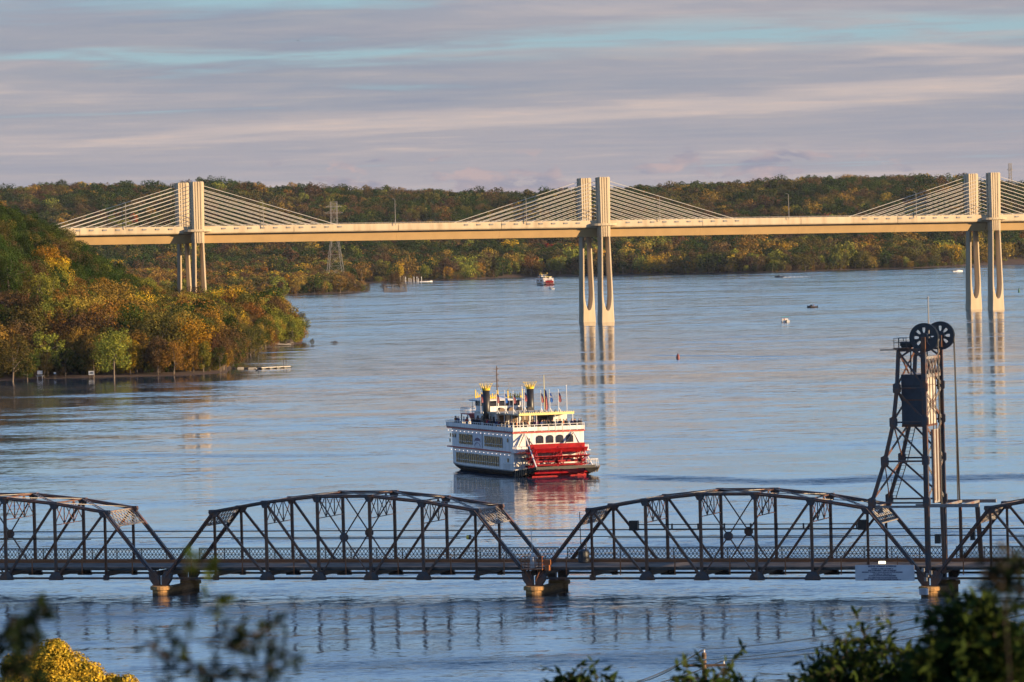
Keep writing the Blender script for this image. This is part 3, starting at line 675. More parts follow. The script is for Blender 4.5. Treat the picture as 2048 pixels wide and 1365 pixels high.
def make_span():
    r = empty('truss_span', (0, 0, 0))
    def mem(name, p, q, w, h, mat=STEEL, up=(0, 1, 0)):
        b = B(); p = Vector(p); q = Vector(q)
        if h > .3:    # built-up box: two flange lips stand proud of the web
            b.beam(p, q, w * .72, h, up); d = (q - p).normalized(); n_ = d.cross(Vector((0, 1, 0))).normalized()
            for s in (-1, 1): b.beam(p + n_ * (s * h * 0 ) + Vector((0, s * w * .43, 0)), q + Vector((0, s * w * .43, 0)), w * .12, h * 1.12, up)
        else: b.beam(p, q, w, h, up)
        return b.build(name, mat, r)
    for y in (0, TW):
        for i in range(1, 6): mem('top_chord', nodeU(i, y), nodeU(i + 1, y), .5, .46)
        mem('end_post', nodeL(0, y) + Vector((.1, 0, .1)), nodeU(1, y), .5, .46); mem('end_post', nodeU(6, y), nodeL(7, y) + Vector((-.1, 0, .1)), .5, .46)
        for i in range(7): mem('bottom_chord', nodeL(i, y), nodeL(i + 1, y), .3, .36)
        for i in range(1, 7): mem('vertical_post', nodeL(i, y), nodeU(i, y), .3, .34 if i in (1, 6) else .30, STEEL_R)
        for a, c in ((1, 2), (2, 3), (6, 5), (5, 4)): mem('diagonal', nodeU(a, y), nodeL(c, y), .24, .29, STEEL_R)
        for a, c in ((3, 4), (4, 3)): mem('counter_brace', nodeU(a, y + (.05 if a == 3 else -.05)), nodeL(c, y + (.05 if a == 3 else -.05)), .1, .22, STEEL_R)
        for i in range(1, 7):
            w = .62 if i in (1, 6) else .5
            b = B(); c = nodeU(i, y); b.prism([(c.x - w, c.z - .12), (c.x - w * .55, c.z - .62), (c.x + w * .55, c.z - .62), (c.x + w, c.z - .12), (c.x + w * .9, c.z + .2), (c.x - w * .9, c.z + .2)], y - .29, y + .29); b.build('gusset_plate', STEEL, r)
            b = B(); c = nodeL(i, y)
            if i in (2, 3, 4, 5): b.prism([(c.x - .85, -.22), (c.x - .75, .25), (c.x - .35, .72), (c.x + .35, .72), (c.x + .75, .25), (c.x + .85, -.22)], y - .2, y + .2)
            else: b.prism([(c.x - .3, -.22), (c.x - .3, .35), (c.x + .3, .35), (c.x + .3, -.22)], y - .2, y + .2)
            b.build('gusset_plate', STEEL, r)
        b = B(); cx = 3.5 * PP; b.prism([(cx + a, HT[3] / 2 + c) for a, c in gusset_pts(.52)], y - .1, y + .1); b.build('gusset_plate', STEEL, r)
        b = B(); b.prism([(-.35, -.75), (-.35, .2), (.2, .9), (.9, .5), (.75, -.2), (.35, -.75)], y - .3, y + .3); b.build('bearing_shoe', STEEL, r)
        b = B(); b.prism([(SL + .35, -.75), (SL + .35, .2), (SL - .2, .9), (SL - .9, .5), (SL - .75, -.2), (SL - .35, -.75)], y - .3, y + .3); b.build('bearing_shoe', STEEL, r)
    # sway frames between the trusses: struts, crossed angles and hangers
    for i in range(1, 7):
        b = B(); t = nodeU(i, 0).z + .05; lo = t - (2.5 if i not in (1, 6) else 2.2); x = i * PP
        if i in (2, 3, 4, 5):
            b.beam((x, 0, t), (x, TW, t), .12, .14); lattice_bar(b, (x, 0, lo), (x, TW, lo), .22, (0, 0, 1), .04, .6)
            for k in range(3):
                ya, yb_ = TW * k / 3, TW * (k + 1) / 3
                b.beam((x, ya, t), (x, yb_, lo), .07, .09); b.beam((x, yb_, t), (x, ya, lo), .07, .09)
                if k: b.beam((x, ya, t), (x, ya, lo), .09, .11)
            b.build('sway_frame', STEEL_R, r)
    for (i, j, s) in ((1, 0, 1), (6, 7, -1)):      # inclined portal lattice
        b = B(); A = nodeU(i, 0); d = (nodeL(j, 0) - A).normalized() * 2.1; Pq = lambda y, t: A + Vector((0, y, 0)) + d * t
        for t in (0.02, 1): b.beam(Pq(.2, t), Pq(TW - .2, t), .34, .16)
        n = 9
        for k in range(n):
            ya, yb_ = .2 + (TW - .4) * k / n, .2 + (TW - .4) * (k + 1) / n
            b.beam(Pq(ya, 0), Pq(yb_, .5), .07, .10); b.beam(Pq(yb_, 0), Pq(ya, .5), .07, .10); b.beam(Pq(ya, .5), Pq(yb_, 1), .07, .10); b.beam(Pq(yb_, .5), Pq(ya, 1), .07, .10)
        b.build('portal_frame', LATTICE, r)
    for i in range(1, 6):                           # laced top lateral bracing
        for (ya, yb_) in ((0, TW), (TW, 0)):
            b = B(); lattice_bar(b, nodeU(i, ya) + Vector((0, 0, .1)), nodeU(i + 1, yb_) + Vector((0, 0, .1)), .34, (0, 0, 1), .06, .5); b.build('top_lateral_brace', LATTICE, r)
    # floor
    zf = 1.22
    for i in range(0, 8):
        b = B(); b.box(i * PP - .16, i * PP + .16, -.1, TW + 2.3, .22, .80); b.build('floor_beam', STEEL_R, r)
    for y in (.55, 2.2, 3.9, 5.6, 7.2):
        b = B(); b.box(0, SL, y - .09, y + .09, .86, 1.04); b.build('stringer', GREENDARK, r)
    b = B(); b.box(-.4, SL + .4, .35, TW - .35, 1.04, zf); b.build('roadway', ROAD, r)
    b = B(); b.box(-.4, SL + .4, TW - .62, TW - .36, zf, zf + .3); b.build('kerb', RUST, r)
    b = B(); b.box(-.4, SL + .4, TW + .35, TW + 2.25, 1.12, zf + .1); b.build('footway', WOOD, r)
    b = B(); b.box(-.4, SL + .4, TW - .3, TW + .3, zf + .12, zf + .36); b.build('fascia_channel', RUST, r)
    rp = rail_panel_mesh()
    for k in range(14):
        o = link_mesh('railing_panel', rp, r); o.location = (k * PP / 2, TW + 2.2, zf + .12)
    pm = B().box(-.055, .055, -.055, .055, .35, 2.35).mesh('guard_post', RUST)
    for k in range(1, 14):
        if k % 2: o = link_mesh('guard_post', pm, r); o.location = (k * PP / 2, .3, 0)
    for z, y in ((4.55, 0.02), (4.75, TW)):
        b = B(); b.tube((-.6, y + .22, z), (SL + .6, y + .22, z), .055 if y < 1 else .07, n=6); b.build('conduit_pipe', BLACK, r)
    b = B(); b.tube((1.3 * PP, .2, 4.4), (SL - 1.3 * PP, .2, 4.4), .05, n=5); b.build('conduit_pipe', BLACK, r)
    return r
span = make_span()
labs = ['steel truss span farthest left, cut by the left edge of the view', 'complete steel truss span between the two round-ended piers', 'steel truss span carrying the lift tower leg and the white schedule board', 'truss lift span right of the lift tower, half hidden by dark foliage']
for k in range(4):
    o = span if k == 0 else copy_tree(span)
    o.location = lp(pa, (k - 1) * PITCH + .5); o.rotation_euler = (0, 0, BANG)
    tag(o, labs[k], 'bridge span', 'old steel truss bridge spans'); 
# piers: rounded concrete noses with a wall between
def pier(k, label, wide=1.0, dark=False):
    r = empty('bridge_pier', lp(pa, k * PITCH, 0, -Z0), BANG, label, 'bridge pier', 'piers of the old truss bridge'); r.scale = (1, 1, .66)
    b = B(); b.lathe([(1.0, -2), (1.0, .95), (1.03, 1.0), (1.22, 1.02), (1.24, 1.3), (1.22, 1.62), (1.1, 1.68)], (0, 0, 0), 20); b.build('round_nose', PIER, r, smooth=False)
    b = B(); b.lathe([(1.0, -2), (1.0, 1.0), (1.22, 1.02), (1.22, 1.62), (1.1, 1.68)], (0, TW + .6, 0), 20); b.build('round_nose', PIER, r)
    b = B(); b.box(-.72 * wide, .72 * wide, .6, TW + .1, -2, 1.25); b.build('pier_wall', PIER, r)
    b = B(); b.box(-.95, .95, -.35, .35, 1.66, 1.80); b.box(-.95, .95, TW - .3, TW + .4, 1.66, 1.80)
    for sx in (-.6, -.35, .35, .6):
        b.box(sx - .07, sx + .07, -.3, .3, 1.78, 2.1)
    b.build('bearing_plate', RUST, r)
    return r
pier(0, 'round-nosed orange stained pier under the joint left of centre'); pier(1, 'round-nosed stained pier under the rusty railed platform'); p2 = pier(2, 'dark pier below the lift tower with a small white gauge board')
b = B(); b.box(-.9, .1, -1.33, -1.26, .45, 1.45); b.build('gauge_board', SIGNW, p2)
b = B()
for k in range(5): b.box(-.75, -.1, -1.36, -1.335, .55 + k * .18, .60 + k * .18)
b.build('gauge_marks', INK, p2)
pier(-1, 'pier of the truss bridge beyond the left edge of the view'); pier(3, 'pier of the truss bridge beyond the right edge of the view')
# ------------------------------------------------------------------ lift tower (stands over the right end of the third span)
tz = Z0
XB = PITCH * 2 - .15                             # front legs over the pier
tower = empty('lift_tower', lp(pa, XB, 0, 0), BANG, 'tall dark steel lift tower with two spoked wheels on top', 'lift tower')
BX = [(0, 0), (8.9, 6.55), (13.8, 4.9), (18.4, 3.75), (22.4, 3.25), (27.0, 2.95)]
def bk(z): return -float(np.interp(z, [a for a, _ in BX], [c for _, c in BX]))
TY = (0.0, TW - 0.4)
def tm(name, p, q, w, h, mat=STEEL, laced=False, up=(0, 1, 0)):
    b = B()
    if laced: lattice_bar(b, p, q, w, up, .07, .45)
    else: b.beam(p, q, w, h, up)
    return b.build(name, mat, tower)
ZN = [8.9, 13.8, 18.4, 22.4, 27.0]
for y in TY:
    b = B(); b.beam((0, y, 0), (0, y, 27.2), .34, .52, (1, 0, 0)); 
    for s in (-1, 1): b.beam((s * .24, y, 0), (s * .24, y, 27.2), .52, .07, (1, 0, 0))
    b.build('front_leg', STEEL, tower)
    for z0, z1 in zip(ZN[:-1], ZN[1:]): tm('back_leg', (bk(z0), y, z0), (bk(z1), y, z1), .4, .36)
    for k, (z0, z1) in enumerate(zip(ZN[:-1], ZN[1:])):
        tm('face_diagonal', (bk(z1), y, z1 - .3), (0, y, z0 + .2), .2, .24, STEEL, False)
        tm('face_strut', (bk(z0), y, z0), (0, y, z0), .2, .24)
        for (gx, gz) in ((bk(z0), z0), (0, z0 + .1)):
            b = B(); b.prism([(gx - .42, gz - .5), (gx - .42, gz + .5), (gx + .1, gz + .75), (gx + .42, gz + .4), (gx + .42, gz - .4), (gx + .1, gz - .7)], y - .24, y + .24); b.build('gusset_plate', STEEL, tower)
    tm('face_strut', (bk(27), y, 26.9), (.2, y, 26.9), .34, .4)
    tm('knee_brace', (bk(26), y, 25.9), (bk(27) + 1.3, y, 26.8), .2, .3); tm('knee_brace', (0, y, 25.9), (-1.2, y, 26.8), .2, .3)
for xk, zs in ((0, ZN), (None, ZN)):          # bracing across the bridge
    for z0, z1 in zip(zs[:-1], zs[1:]):
        xa = 0 if xk == 0 else bk(z0); xb_ = 0 if xk == 0 else bk(z1)
        if xk == 0 and z0 < 13: xa = xb_ = .05
        for (a, c) in ((0, 1), (1, 0)):
            tm('cross_brace', (xa, TY[a], z0 + .2), (xb_, TY[c], z1 - .2), .22, .12, LATTICE if xk == 0 else STEEL_R, True, (1, 0, 0))
        tm('cross_strut', (xa, 0, z0), (xa, TY[1], z0), .2, .26, STEEL_R)
tm('cross_strut', (0, 0, 26.9), (0, TY[1], 26.9), .25, .45); tm('cross_strut', (bk(27), 0, 26.9), (bk(27), TY[1], 26.9), .25, .45)
b = B()                                          # portal lattice panel under the wheels
for k in range(5):
    ya = .4 + k * 1.3; b.beam((.05, ya, 25.9), (.05, ya + 1.3, 23.9), .1, .2, (1, 0, 0)); b.beam((.05, ya + 1.3, 25.9), (.05, ya, 23.9), .1, .2, (1, 0, 0))
b.beam((.05, .3, 25.9), (.05, 7, 25.9), .1, .3); b.beam((.05, .3, 23.8), (.05, 7, 23.8), .1, .4); b.build('portal_lattice', LATTICE, tower)
# counterweight block with ribs
cw = B(); cw.box(-2.95, -.35, .9, TW - 1.5, 17.9, 24.0); cwo = cw.build('counterweight', [CW], tower)
b = B()
for k in range(5):
    y = 1.0 + k * 1.28; b.box(-.35, -.27, y, y + .12, 18.0, 23.9)
b.box(-.35, -.25, .9, TW - 1.5, 17.75, 18.0); b.box(-3.0, -.35, .84, .9, 20.9, 21.05); b.box(-3.0, -.35, .84, .9, 17.8, 18.1); b.build('rib', STEEL_R, cwo)
b = B(); b.box(-2.98, -.33, .86, TW - 1.46, 22.6, 22.66); b.build('upper_panel_seam', BLACK, cwo)
b = B(); b.box(-2.97, -.30, .88, .90, 17.9, 24.0); b.build('painted_shade_sheet', plain('painted_shade_blue', (0.035, 0.045, 0.065), .5), cwo)  # dark blue sheet paints the shade onto the counterweight's near face
b = B(); b.box(.1, .28, 2.1, 4.9, 8.7, 17.4); gp = b.build('guide_panel', plain('pale_grey_panel', (0.26, 0.245, 0.23), .55, var=.1), tower)
b = B(); b.box(.28, .34, 3.6, 3.75, 8.8, 17.3); b.box(.28, .36, 2.1, 2.2, 8.7, 17.4); b.box(.28, .36, 4.8, 4.9, 8.7, 17.4); b.build('guide_strip', STEEL_R, gp)
for y in (2.6, 3.9, 5.4): tm('guide_rail', (.3, y, 9), (.3, y, 25.5), .08, .09, STEEL_R)
# sheaves
def sheave(y):
    R1, R2, r0, th = 1.62, 1.18, .55, .38; n = 40; b = B(); c = (0.1, y, 28.35)
    def ring(ra, rb, ya, yb_):
        s = []
        for (rr, yy) in ((ra, ya), (rb, ya), (rb, yb_), (ra, yb_)):
            s.append([(c[0] + rr * math.cos(2 * math.pi * i / n), c[1] + yy, c[2] + rr * math.sin(2 * math.pi * i / n)) for i in range(n)])
        s.append(s[0]); b.sweep(s, False)
    ring(R2, R1, -th / 2, th / 2); ring(R1, R1 + .08, -th / 2 - .04, -th / 2 + .06); ring(R1, R1 + .08, th / 2 - .06, th / 2 + .04); ring(.0, r0, -th / 2 - .1, th / 2 + .1)
    o = b.build('sheave', GREENDARK, tower)
    for k in range(8):
        a = 2 * math.pi * (k + .5) / 8; s = B(); d = Vector((math.cos(a), 0, math.sin(a))); t = Vector((-d.z, 0, d.x)); cc = Vector(c)
        P1 = [cc + d * r0 * .9 - t * .14, cc + d * r0 * .9 + t * .14, cc + d * .8 + t * .16, cc + d * (R2 + .03) + t * .30, cc + d * (R2 + .03) - t * .30, cc + d * .8 - t * .16]
        m = len(P1); vs = [p + Vector((0, -.08, 0)) for p in P1] + [p + Vector((0, .08, 0)) for p in P1]
        s.add(vs, [tuple(range(m)), tuple(range(2 * m - 1, m - 1, -1))] + [(i, m + i, m + (i + 1) % m, (i + 1) % m) for i in range(m)]); s.build('spoke', GREENDARK, o)
    for dy in (-.4, .4):
        tm('bearing_stand', (c[0], y + dy, 27.0), (c[0], y + dy, 28.4), .3, .5, STEEL_R, False, (1, 0, 0))
    for dy in (-.12, .12):
        b = B(); b.tube((c[0] + R1 + .02, y + dy, 28.2), (c[0] + R1 + .02, y + dy, 8.6), .045, n=6); b.build('lift_rope', BLACK, tower)
        b = B(); b.tube((c[0] - R1 - .02, y + dy, 28.2), (c[0] - R1 - .02, y + dy, 24.0), .045, n=6); b.build('lift_rope', BLACK, tower)
sheave(.1); sheave(TY[1] - .1)
tm('housing', (-.2, 2.6, 27.2), (-.2, 5.4, 27.2), 1.2, 1.5, LATTICE)
b = B(); b.box(bk(27) - .5, -1.7, -.5, 1.6, 27.05, 27.17); plat = b.build('service_platform', STEEL_R, tower)
b = B()
for x in (bk(27) - .4, bk(27) + .2, -1.9):
    for y in (-.45, 1.5): b.box(x - .03, x + .03, y - .03, y + .03, 27.17, 28.35)
for z in (27.8, 28.3):
    for y in (-.45, 1.5): b.box(bk(27) - .43, -1.8, y - .025, y + .025, z, z + .05)
    b.box(bk(27) - .43, bk(27) - .38, -.45, 1.5, z, z + .05)
b.build('platform_railing', BLACK, tower)
b = B(); b.tube((bk(27) - 2.2, 0, 26.95), (bk(27) - .2, 0, 26.95), .07, n=6); b.build('outrigger_bar', BLACK, tower)
b = B(); b.box(-2.7, -1.2, .3, 1.2, 27.2, 27.7); b.tube((-2.9, .8, 27.6), (-1.0, .8, 27.6), .3, n=8); b.build('drive_machinery', BLACK, tower)
# stair along the far back leg
b = B(); y = TY[1] - .9
for z0, z1 in zip(ZN[:3], ZN[1:4]):
    for s in (0, .8):
        b.beam((bk(z0) + s + .2, y, z0), (bk(z1) + s + .2, y, z1), .06, .1)
    n = 11
    for k in range(n):
        t = k / n; z = z0 + (z1 - z0) * t; x = bk(z0) + (bk(z1) - bk(z0)) * t + .2; b.beam((x, y, z), (x + .8, y, z), .1, .04); 
        if k % 3 == 0: b.beam((x, y - .3, z), (x, y - .3, z + 1.1), .04, .04)
b.build('ladder_stair', BLACK, tower)
b = B()
for yy in (4.6, 5.3): b.beam((-1.5, yy, 18.4), (-1.5, yy, 26.6), .05, .07)
for k in range(16): b.beam((-1.5, 4.6, 18.6 + k * .5), (-1.5, 5.3, 18.6 + k * .5), .04, .04)
b.build('ladder', BLACK, tower)
# lifting girder toward the lift span and column stubs
b = B(); b.box(-1.3, 6.2, -.15, .15, 8.35, 8.75); b.box(-1.3, 6.2, TW - .15, TW + .15, 8.35, 8.75); b.box(-6.3, 0, .0, .22, 8.3, 8.55)
for x in (1.9, 4.0): b.box(x, x + .25, .1, TW, 8.4, 8.7)
b.build('lifting_girder', LATTICE, tower)
tm('span_guide_post', (1.9, 0, .6), (1.75, 0, 8.4), .3, .36, STEEL_R, False, (1, 0, 0)); tm('span_guide_post', (1.95, TW - .3, .6), (1.95, TW - .3, 8.4), .3, .34, STEEL_R, False, (1, 0, 0)); b = B(); b.tube((1.95, TW - .5, 8.6), (1.72, TW - .5, 27.6), .10, n=6); b.build('counter_rope', BLACK, tower)
tm('span_guide_post', (4.3, TW, 1), (3.9, TW, 8.4), .36, .5, STEEL_R, False, (1, 0, 0))
b = B(); b.beam((.5, 5.2, 28.0), (.2, 5.2, 27.0), .1, .1); b.tube((-.35, 3.9, 27.9), (-.35, 3.9, 32.9), .085, .055, 8); b.lathe([(.04, 0), (.12, .1), (.04, .2)], (-.35, 3.9, 32.9), 8)
b.build('flag_pole', GALV, tower)
b = B(); b.box(.9, 1.5, -.3, .3, 4.1, 5.2); b.box(3.1, 3.6, TW - .5, TW + .1, 3.9, 5.3); b.build('junction_box', BLACK, tower)
b = B()
for (x, z) in ((-.6, .8), (-.1, .2), (.3, .5), (-.3, -.3)): b.box(x, x + .28, -.75, -.45, z, z + .45)
b.build('signal_box', GALV, tower)
# double conduit with clamps on the third span
tower.scale = (.92, 1, .905)
c3 = lp(pa, PITCH + .5)
pc = empty('conduit_run', c3, BANG, 'pair of thin black conduits clamped along the third truss span', 'conduit')
for z in (4.85, 5.35):
    b = B(); b.tube((9, .35 if 0 else TW - .35, z), (SL - 9, TW - .35, z), .06, n=6); b.build('pipe', BLACK, pc)
for k in range(9):
    b = B(); b.box(10 + k * 3, 10.15 + k * 3, TW - .45, TW - .25, 4.75, 5.45); b.build('clamp', BLACK, pc)
b = B(); b.box(8.2, 9.2, TW - .7, TW - .1, 4.7, 5.8); b.build('junction_box', BLACK, pc); b = B(); b.box(SL - 9.2, SL - 8.2, TW - .7, TW - .1, 4.7, 5.8); b.build('junction_box', BLACK, pc)
# schedule board
sg = empty('schedule_board', lp(pa, 2 * PITCH - 8.05, -.55, 0), BANG, 'wide pale board with the bridge opening schedule on the truss', 'sign')
BWD, BH_ = 6.5, 1.68
b = B(); b.box(0, BWD, -.03, .03, -.22, BH_ - .22); b.build('board', SIGNW, sg)
b = B(); b.box(.5, .62, .03, .5, -.2, 1.3); b.box(BWD - .6, BWD - .48, .03, .5, -.2, 1.3); b.box(0, BWD, .03, .1, .5, .62); b.build('board_frame', GALV, sg)
LINES = [('BRIDGE OPENING SCHEDULE', .235, 1.25), ('AUGUST 15, THRU OCTOBER 15', .165, 1.00), ('8AM TO MIDNIGHT / OPEN ON REQUEST', .165, .82), ('MIDNIGHT TO 8AM / 2 HOUR ADVANCE NOTICE REQUIRED', .165, .64), ('OCTOBER 16, THRU MAY 14', .165, .44), ('24 HOUR ADVANCE NOTICE REQUIRED', .165, .26), ('CALL DISPATCHER FOR ADVANCE NOTICE', .165, .03), ('BRIDGE OPERATOR MONITORS MARINE CHANNEL 16', .165, -.15)]
for t, sz, z in LINES:
    cu = bpy.data.curves.new('lettering', 'FONT'); cu.body = t; cu.size = sz; cu.align_x = 'CENTER'; cu.extrude = .004; cu.offset = .010; cu.resolution_u = 2
    to = bpy.data.objects.new('lettering', cu); COL.objects.link(to); dg = bpy.context.evaluated_depsgraph_get()
    tme = bpy.data.meshes.new_from_object(to.evaluated_get(dg)); bpy.data.objects.remove(to); tme.materials.clear(); tme.materials.append(INK)
    o = link_mesh('lettering', tme, sg); o.location = (BWD * .46, -.04, z); o.rotation_euler = (R(90), 0, 0)
# work platform over the middle pier
wp = empty('work_platform', lp(pa, PITCH, -.2, 0), BANG, 'rusty railed platform over the pier between the middle spans', 'platform')
b = B(); b.box(-1.2, 1.3, -.9, .5, .98, 1.12); b.build('platform_deck', RUST, wp)
b = B()
for x in (-1.15, -.35, .45, 1.25):
    for y in (-.85, .45): b.box(x - .04, x + .04, y - .04, y + .04, 1.1, 2.45)
b.build('railing_post', RUST, wp)
b = B()
for z in (1.5, 1.95, 2.4):
    for y in (-.85, .45): b.box(-1.2, 1.3, y - .03, y + .03, z, z + .06)
    for x in (-1.15, 1.25): b.box(x - .03, x + .03, -.85, .45, z, z + .06)
b.build('railing_bar', RUST, wp)
for s in (-1, 1):
    b = B(); b.beam((s * .9, -.5, 1.0), (s * .25, -.2, -.3), .08, .08); b.build('knee_brace', RUST, wp)
b = B(); b.lathe([(.3, 1.12), (.33, 1.2), (.33, 2.3), (.22, 2.5), (.22, 2.65), (.05, 2.75)], (-.05, .0, 0), 14); b.tube((-.1, 0, 2.6), (-.2, 0, 5.4), .035, n=5)
tk = b.build('gas_cylinder', plain('grey_white_tank', (.5, .5, .5), .4), None); tk.location = lp(pa, PITCH, -.2, 0); tk.rotation_euler = (0, 0, BANG); tag(tk, 'pale upright tank with thin aerial on the rusty platform', 'tank')
b = B(); b.box(1.5, 2.0, -.7, .1, .9, 1.5); b.box(1.3, 2.1, -.5, 0, 1.5, 2.1); rb = b.build('rusty_bucket', RUST); rb.location = lp(pa, PITCH, -.2, 0); rb.rotation_euler = (0, 0, BANG); tag(rb, 'small rusty box hanging beside the work platform', 'box')
tr = empty('signal_drum', lp(pa, PITCH + 3.6, TW - 1.4, 1.25), BANG, 'dark ribbed drum with two thin masts beside the middle pier', 'transformer')
b = B(); b.lathe([(.1, 0), (.62, .05), (.62, 1.2), (.55, 1.35), (.2, 1.45)], (0, 0, 0), 14); b.build('drum', GREENDARK, tr)
b = B(); b.tube((-.3, 0, 1.3), (-.35, 0, 5.6), .05, n=6); b.tube((.3, 0, 1.3), (.3, 0, 2.3), .06, n=6); b.build('mast', BLACK, tr)
fl = empty('flood_lamp', lp(pa, 2 * PITCH - 5.2, .1, 1.55), BANG, 'small bright flood lamp above the schedule board', 'lamp')
b = B(); b.box(-.35, .35, -.3, 0, 0, .28); b.build('lamp_head', FLOODL, fl); b = B(); b.beam((.1, 0, .2), (.35, .2, .75), .06, .06); b.build('lamp_arm', BLACK, fl)
hn = empty('warning_horn', lp(pa, PITCH - 7.4, -.3, 4.55), BANG, 'small black and yellow warning light on the second span', 'warning light')
b = B(); b.tube((-.25, 0, 0), (.05, 0, 0), .24, n=10); b.build('lamp_housing', GOLD, hn); b = B(); b.tube((.05, 0, 0), (.2, 0, 0), .27, n=10); b.box(-.1, .8, .05, .12, -.25, -.18); b.build('lamp_hood', BLACK, hn)

# ------------------------------------------------------------------ cable-stayed bridge
c2, c3_ = un(1212, 645), un(1992, 620); e = (c3_ - c2).to_2d(); CANG = math.atan2(e.y, e.x); cd = Vector((math.cos(CANG), math.sin(CANG), 0)); cn = Vector((-cd.y, cd.x, 0)); CS = e.length
CW_ = 20.0
cb = empty('cable_stayed_bridge', c2 + cn * 2.0, CANG, 'long buff concrete cable-stayed bridge crossing the river behind the paddle boat', 'bridge')
def zdeck(x): return 45.0 - x * 0.0088
def girder(name, prof, xs, mat):
    """profile (y, dz) swept along the deck"""
    b = B(); b.sweep([[(x, y, zdeck(x) + dz) for y, dz in prof] for x in xs]); return b.build(name, mat, cb)
XS = list(np.arange(-520, 420, CS / 8))
D0, D1 = -1.5, CW_ + 1.5
cuts = list(np.arange(-3 * CS, 2.01 * CS, CS / 4))
for a, c in zip(cuts[:-1], cuts[1:]):
    if a < -560 or c > 430: continue
    girder('deck_wing', [(D0, .0), (D0, -1.9), (D0 + .3, -2.4), (1.5, -2.7), (CW_ - 1.5, -2.7), (D1 - .3, -2.4), (D1, -1.9), (D1, 0)], [a, c - .22], CONC)
    girder('box_girder', [(1.2, -2.75), (2.8, -6.5), (CW_ - 2.8, -6.5), (CW_ - 1.2, -2.75)], [a, c - .06], CONCG)
    for y in (D0 + .25, CW_ / 2, D1 - .25):
        girder('barrier', [(y - .18, 0), (y + .18, 0), (y + .12, .85), (y - .12, .85)], [a, c - .2], CONC)
for y in (D0 + .2, D1 - .2):
    b = B()
    x = -520
    while x < 420: b.box(x, x + .09, y - .04, y + .04, zdeck(x) + .8, zdeck(x) + 1.35); x += 3
    b.sweep([[(x, y - .05, zdeck(x) + 1.3), (x, y + .05, zdeck(x) + 1.3), (x, y + .05, zdeck(x) + 1.4), (x, y - .05, zdeck(x) + 1.4)] for x in (-520, 420)]); b.build('steel_railing', GALV, cb)
def leg_mesh(zd, top, wb=3.0):
    """fork-shaped leg below the deck, fluted pylon above"""
    b = B(); zj = 5.2; zt = zd - 5.0; half_t, half_b = 2.25, 3.3; dep = 2.3
    # base block rising into a U
    N = 10
    outer = lambda z: half_b + (half_t - half_b) * (max(0, z) / zt) ** 0.8
    def inner(z):
        if z <= zj: return 0
        t = min(1, (z - zj) / 9.5); return (outer(z) - 1.02) * (math.sin(t * math.pi / 2) ** 0.62)
    def ring(x0, x1, z, d): c = min(.45, (x1 - x0) * .25); return [(x0 + c, -d, z), (x1 - c, -d, z), (x1, -d + c * 1.6, z), (x1, d - c * 1.6, z), (x1 - c, d, z), (x0 + c, d, z), (x0, d - c * 1.6, z), (x0, -d + c * 1.6, z)]
    b.sweep([ring(-outer(z), outer(z), z, dep + .5) for z in (-6, 0, 2.6, zj)])
    zs = [zj - .02, zj + .5, zj + 1.2, zj + 2.4, zj + 4, zj + 6.5, zj + 10, zj + 14, zt * .6, zt * .8, zt]
    for s in (-1, 1):
        b.sweep([ring(*sorted((s * max(inner(z), .02), s * outer(z))), z, dep + .5 * (1 - z / zt)) for z in zs])
    return b, ring
def pylon_prof(w, d):
    """plan outline with flutes on both broad faces and an anchor recess at each end"""
    P = [(-w, -d * .55), (-w * .80, -d), ]
    for k in range(3):
        x = -w * .50 + k * w * .40; P += [(x - .17, -d), (x - .10, -d + .45), (x + .10, -d + .45), (x + .17, -d)]
    P += [(w * .62, -d), (w * .70, -d + .55), (w * .93, -d + .62), (w, -d * .5), (w, -.45), (w - .7, -.45), (w - .7, .45), (w, .45), (w, d * .55), (w * .80, d)]
    for k in range(3):
        x = w * .50 - k * w * .40; P += [(x + .17, d), (x + .10, d - .45), (x - .10, d - .45), (x - .17, d)]
    P += [(-w * .80, d), (-w, d * .55), (-w, .45), (-w + .7, .45), (-w + .7, -.45), (-w, -.45)]
    return P
NC = 10
for k in (-1, 0, 1):
    x0 = k * CS + (4.2 if k < 0 else 0); zd = zdeck(x0); H = 20.3
    for yy in (-2.0, CW_ + 2.0):
        off = 0
        b, _ = leg_mesh(zd, 0); o = b.build('tower_leg', CONC, cb); o.location = (x0, yy, 0)
        b = B(); zb = zd - 6.5
        b.sweep([[(x, y, z) for x, y in pylon_prof(w, d)] for z, w, d in ((zb, 2.6, 2.5), (zd, 2.7, 2.6), (zd + H * .6, 2.85, 2.7), (zd + H - .35, 2.95, 2.75))])
        b.sweep([[(x * s_, y * s_, z) for x, y in pylon_prof(2.95, 2.75)] for z, s_ in ((zd + H - .35, .97), (zd + H, .88))]); 
        o = b.build('pylon', CONC, cb); o.location = (x0, yy + off * .35, 0)
        b = B(); b.prismz([(4.6 * math.cos(a) * 1.35, off * .35 + 3.4 * math.sin(a)) for a in np.linspace(0, 2 * math.pi, 20, endpoint=False)], zd - 1.5, zd - .5); o = b.build('lookout_ledge', CONC, cb); o.location = (x0, yy, 0)
    b = B(); b.box(x0 - 2.2, x0 + 2.2, -1.0, CW_ + 1.0, zd - 6.3, zd - 2.95); b.build('cross_girder', CONCG, cb)
    for yy in (-1.3, CW_ + 1.3):
        for s in (-1, 1):
            for i in range(NC):
                dx = 12 + 5.9 * i; zt = zd + 3.6 + (H - 5.2) * i / (NC - 1); xq = x0 + s * dx
                b = B(); b.tube((x0 + s * 2.4, yy, zt), (xq, yy, zdeck(xq) + .3), .125, n=6, cap=False); b.build('stay_cable', CABLE, cb)
                b = B(); b.box(xq - .9, xq + .9, yy - .5, yy + .5, zdeck(xq) - .55, zdeck(xq) + .1); b.build('cable_anchor', DECKG, cb)
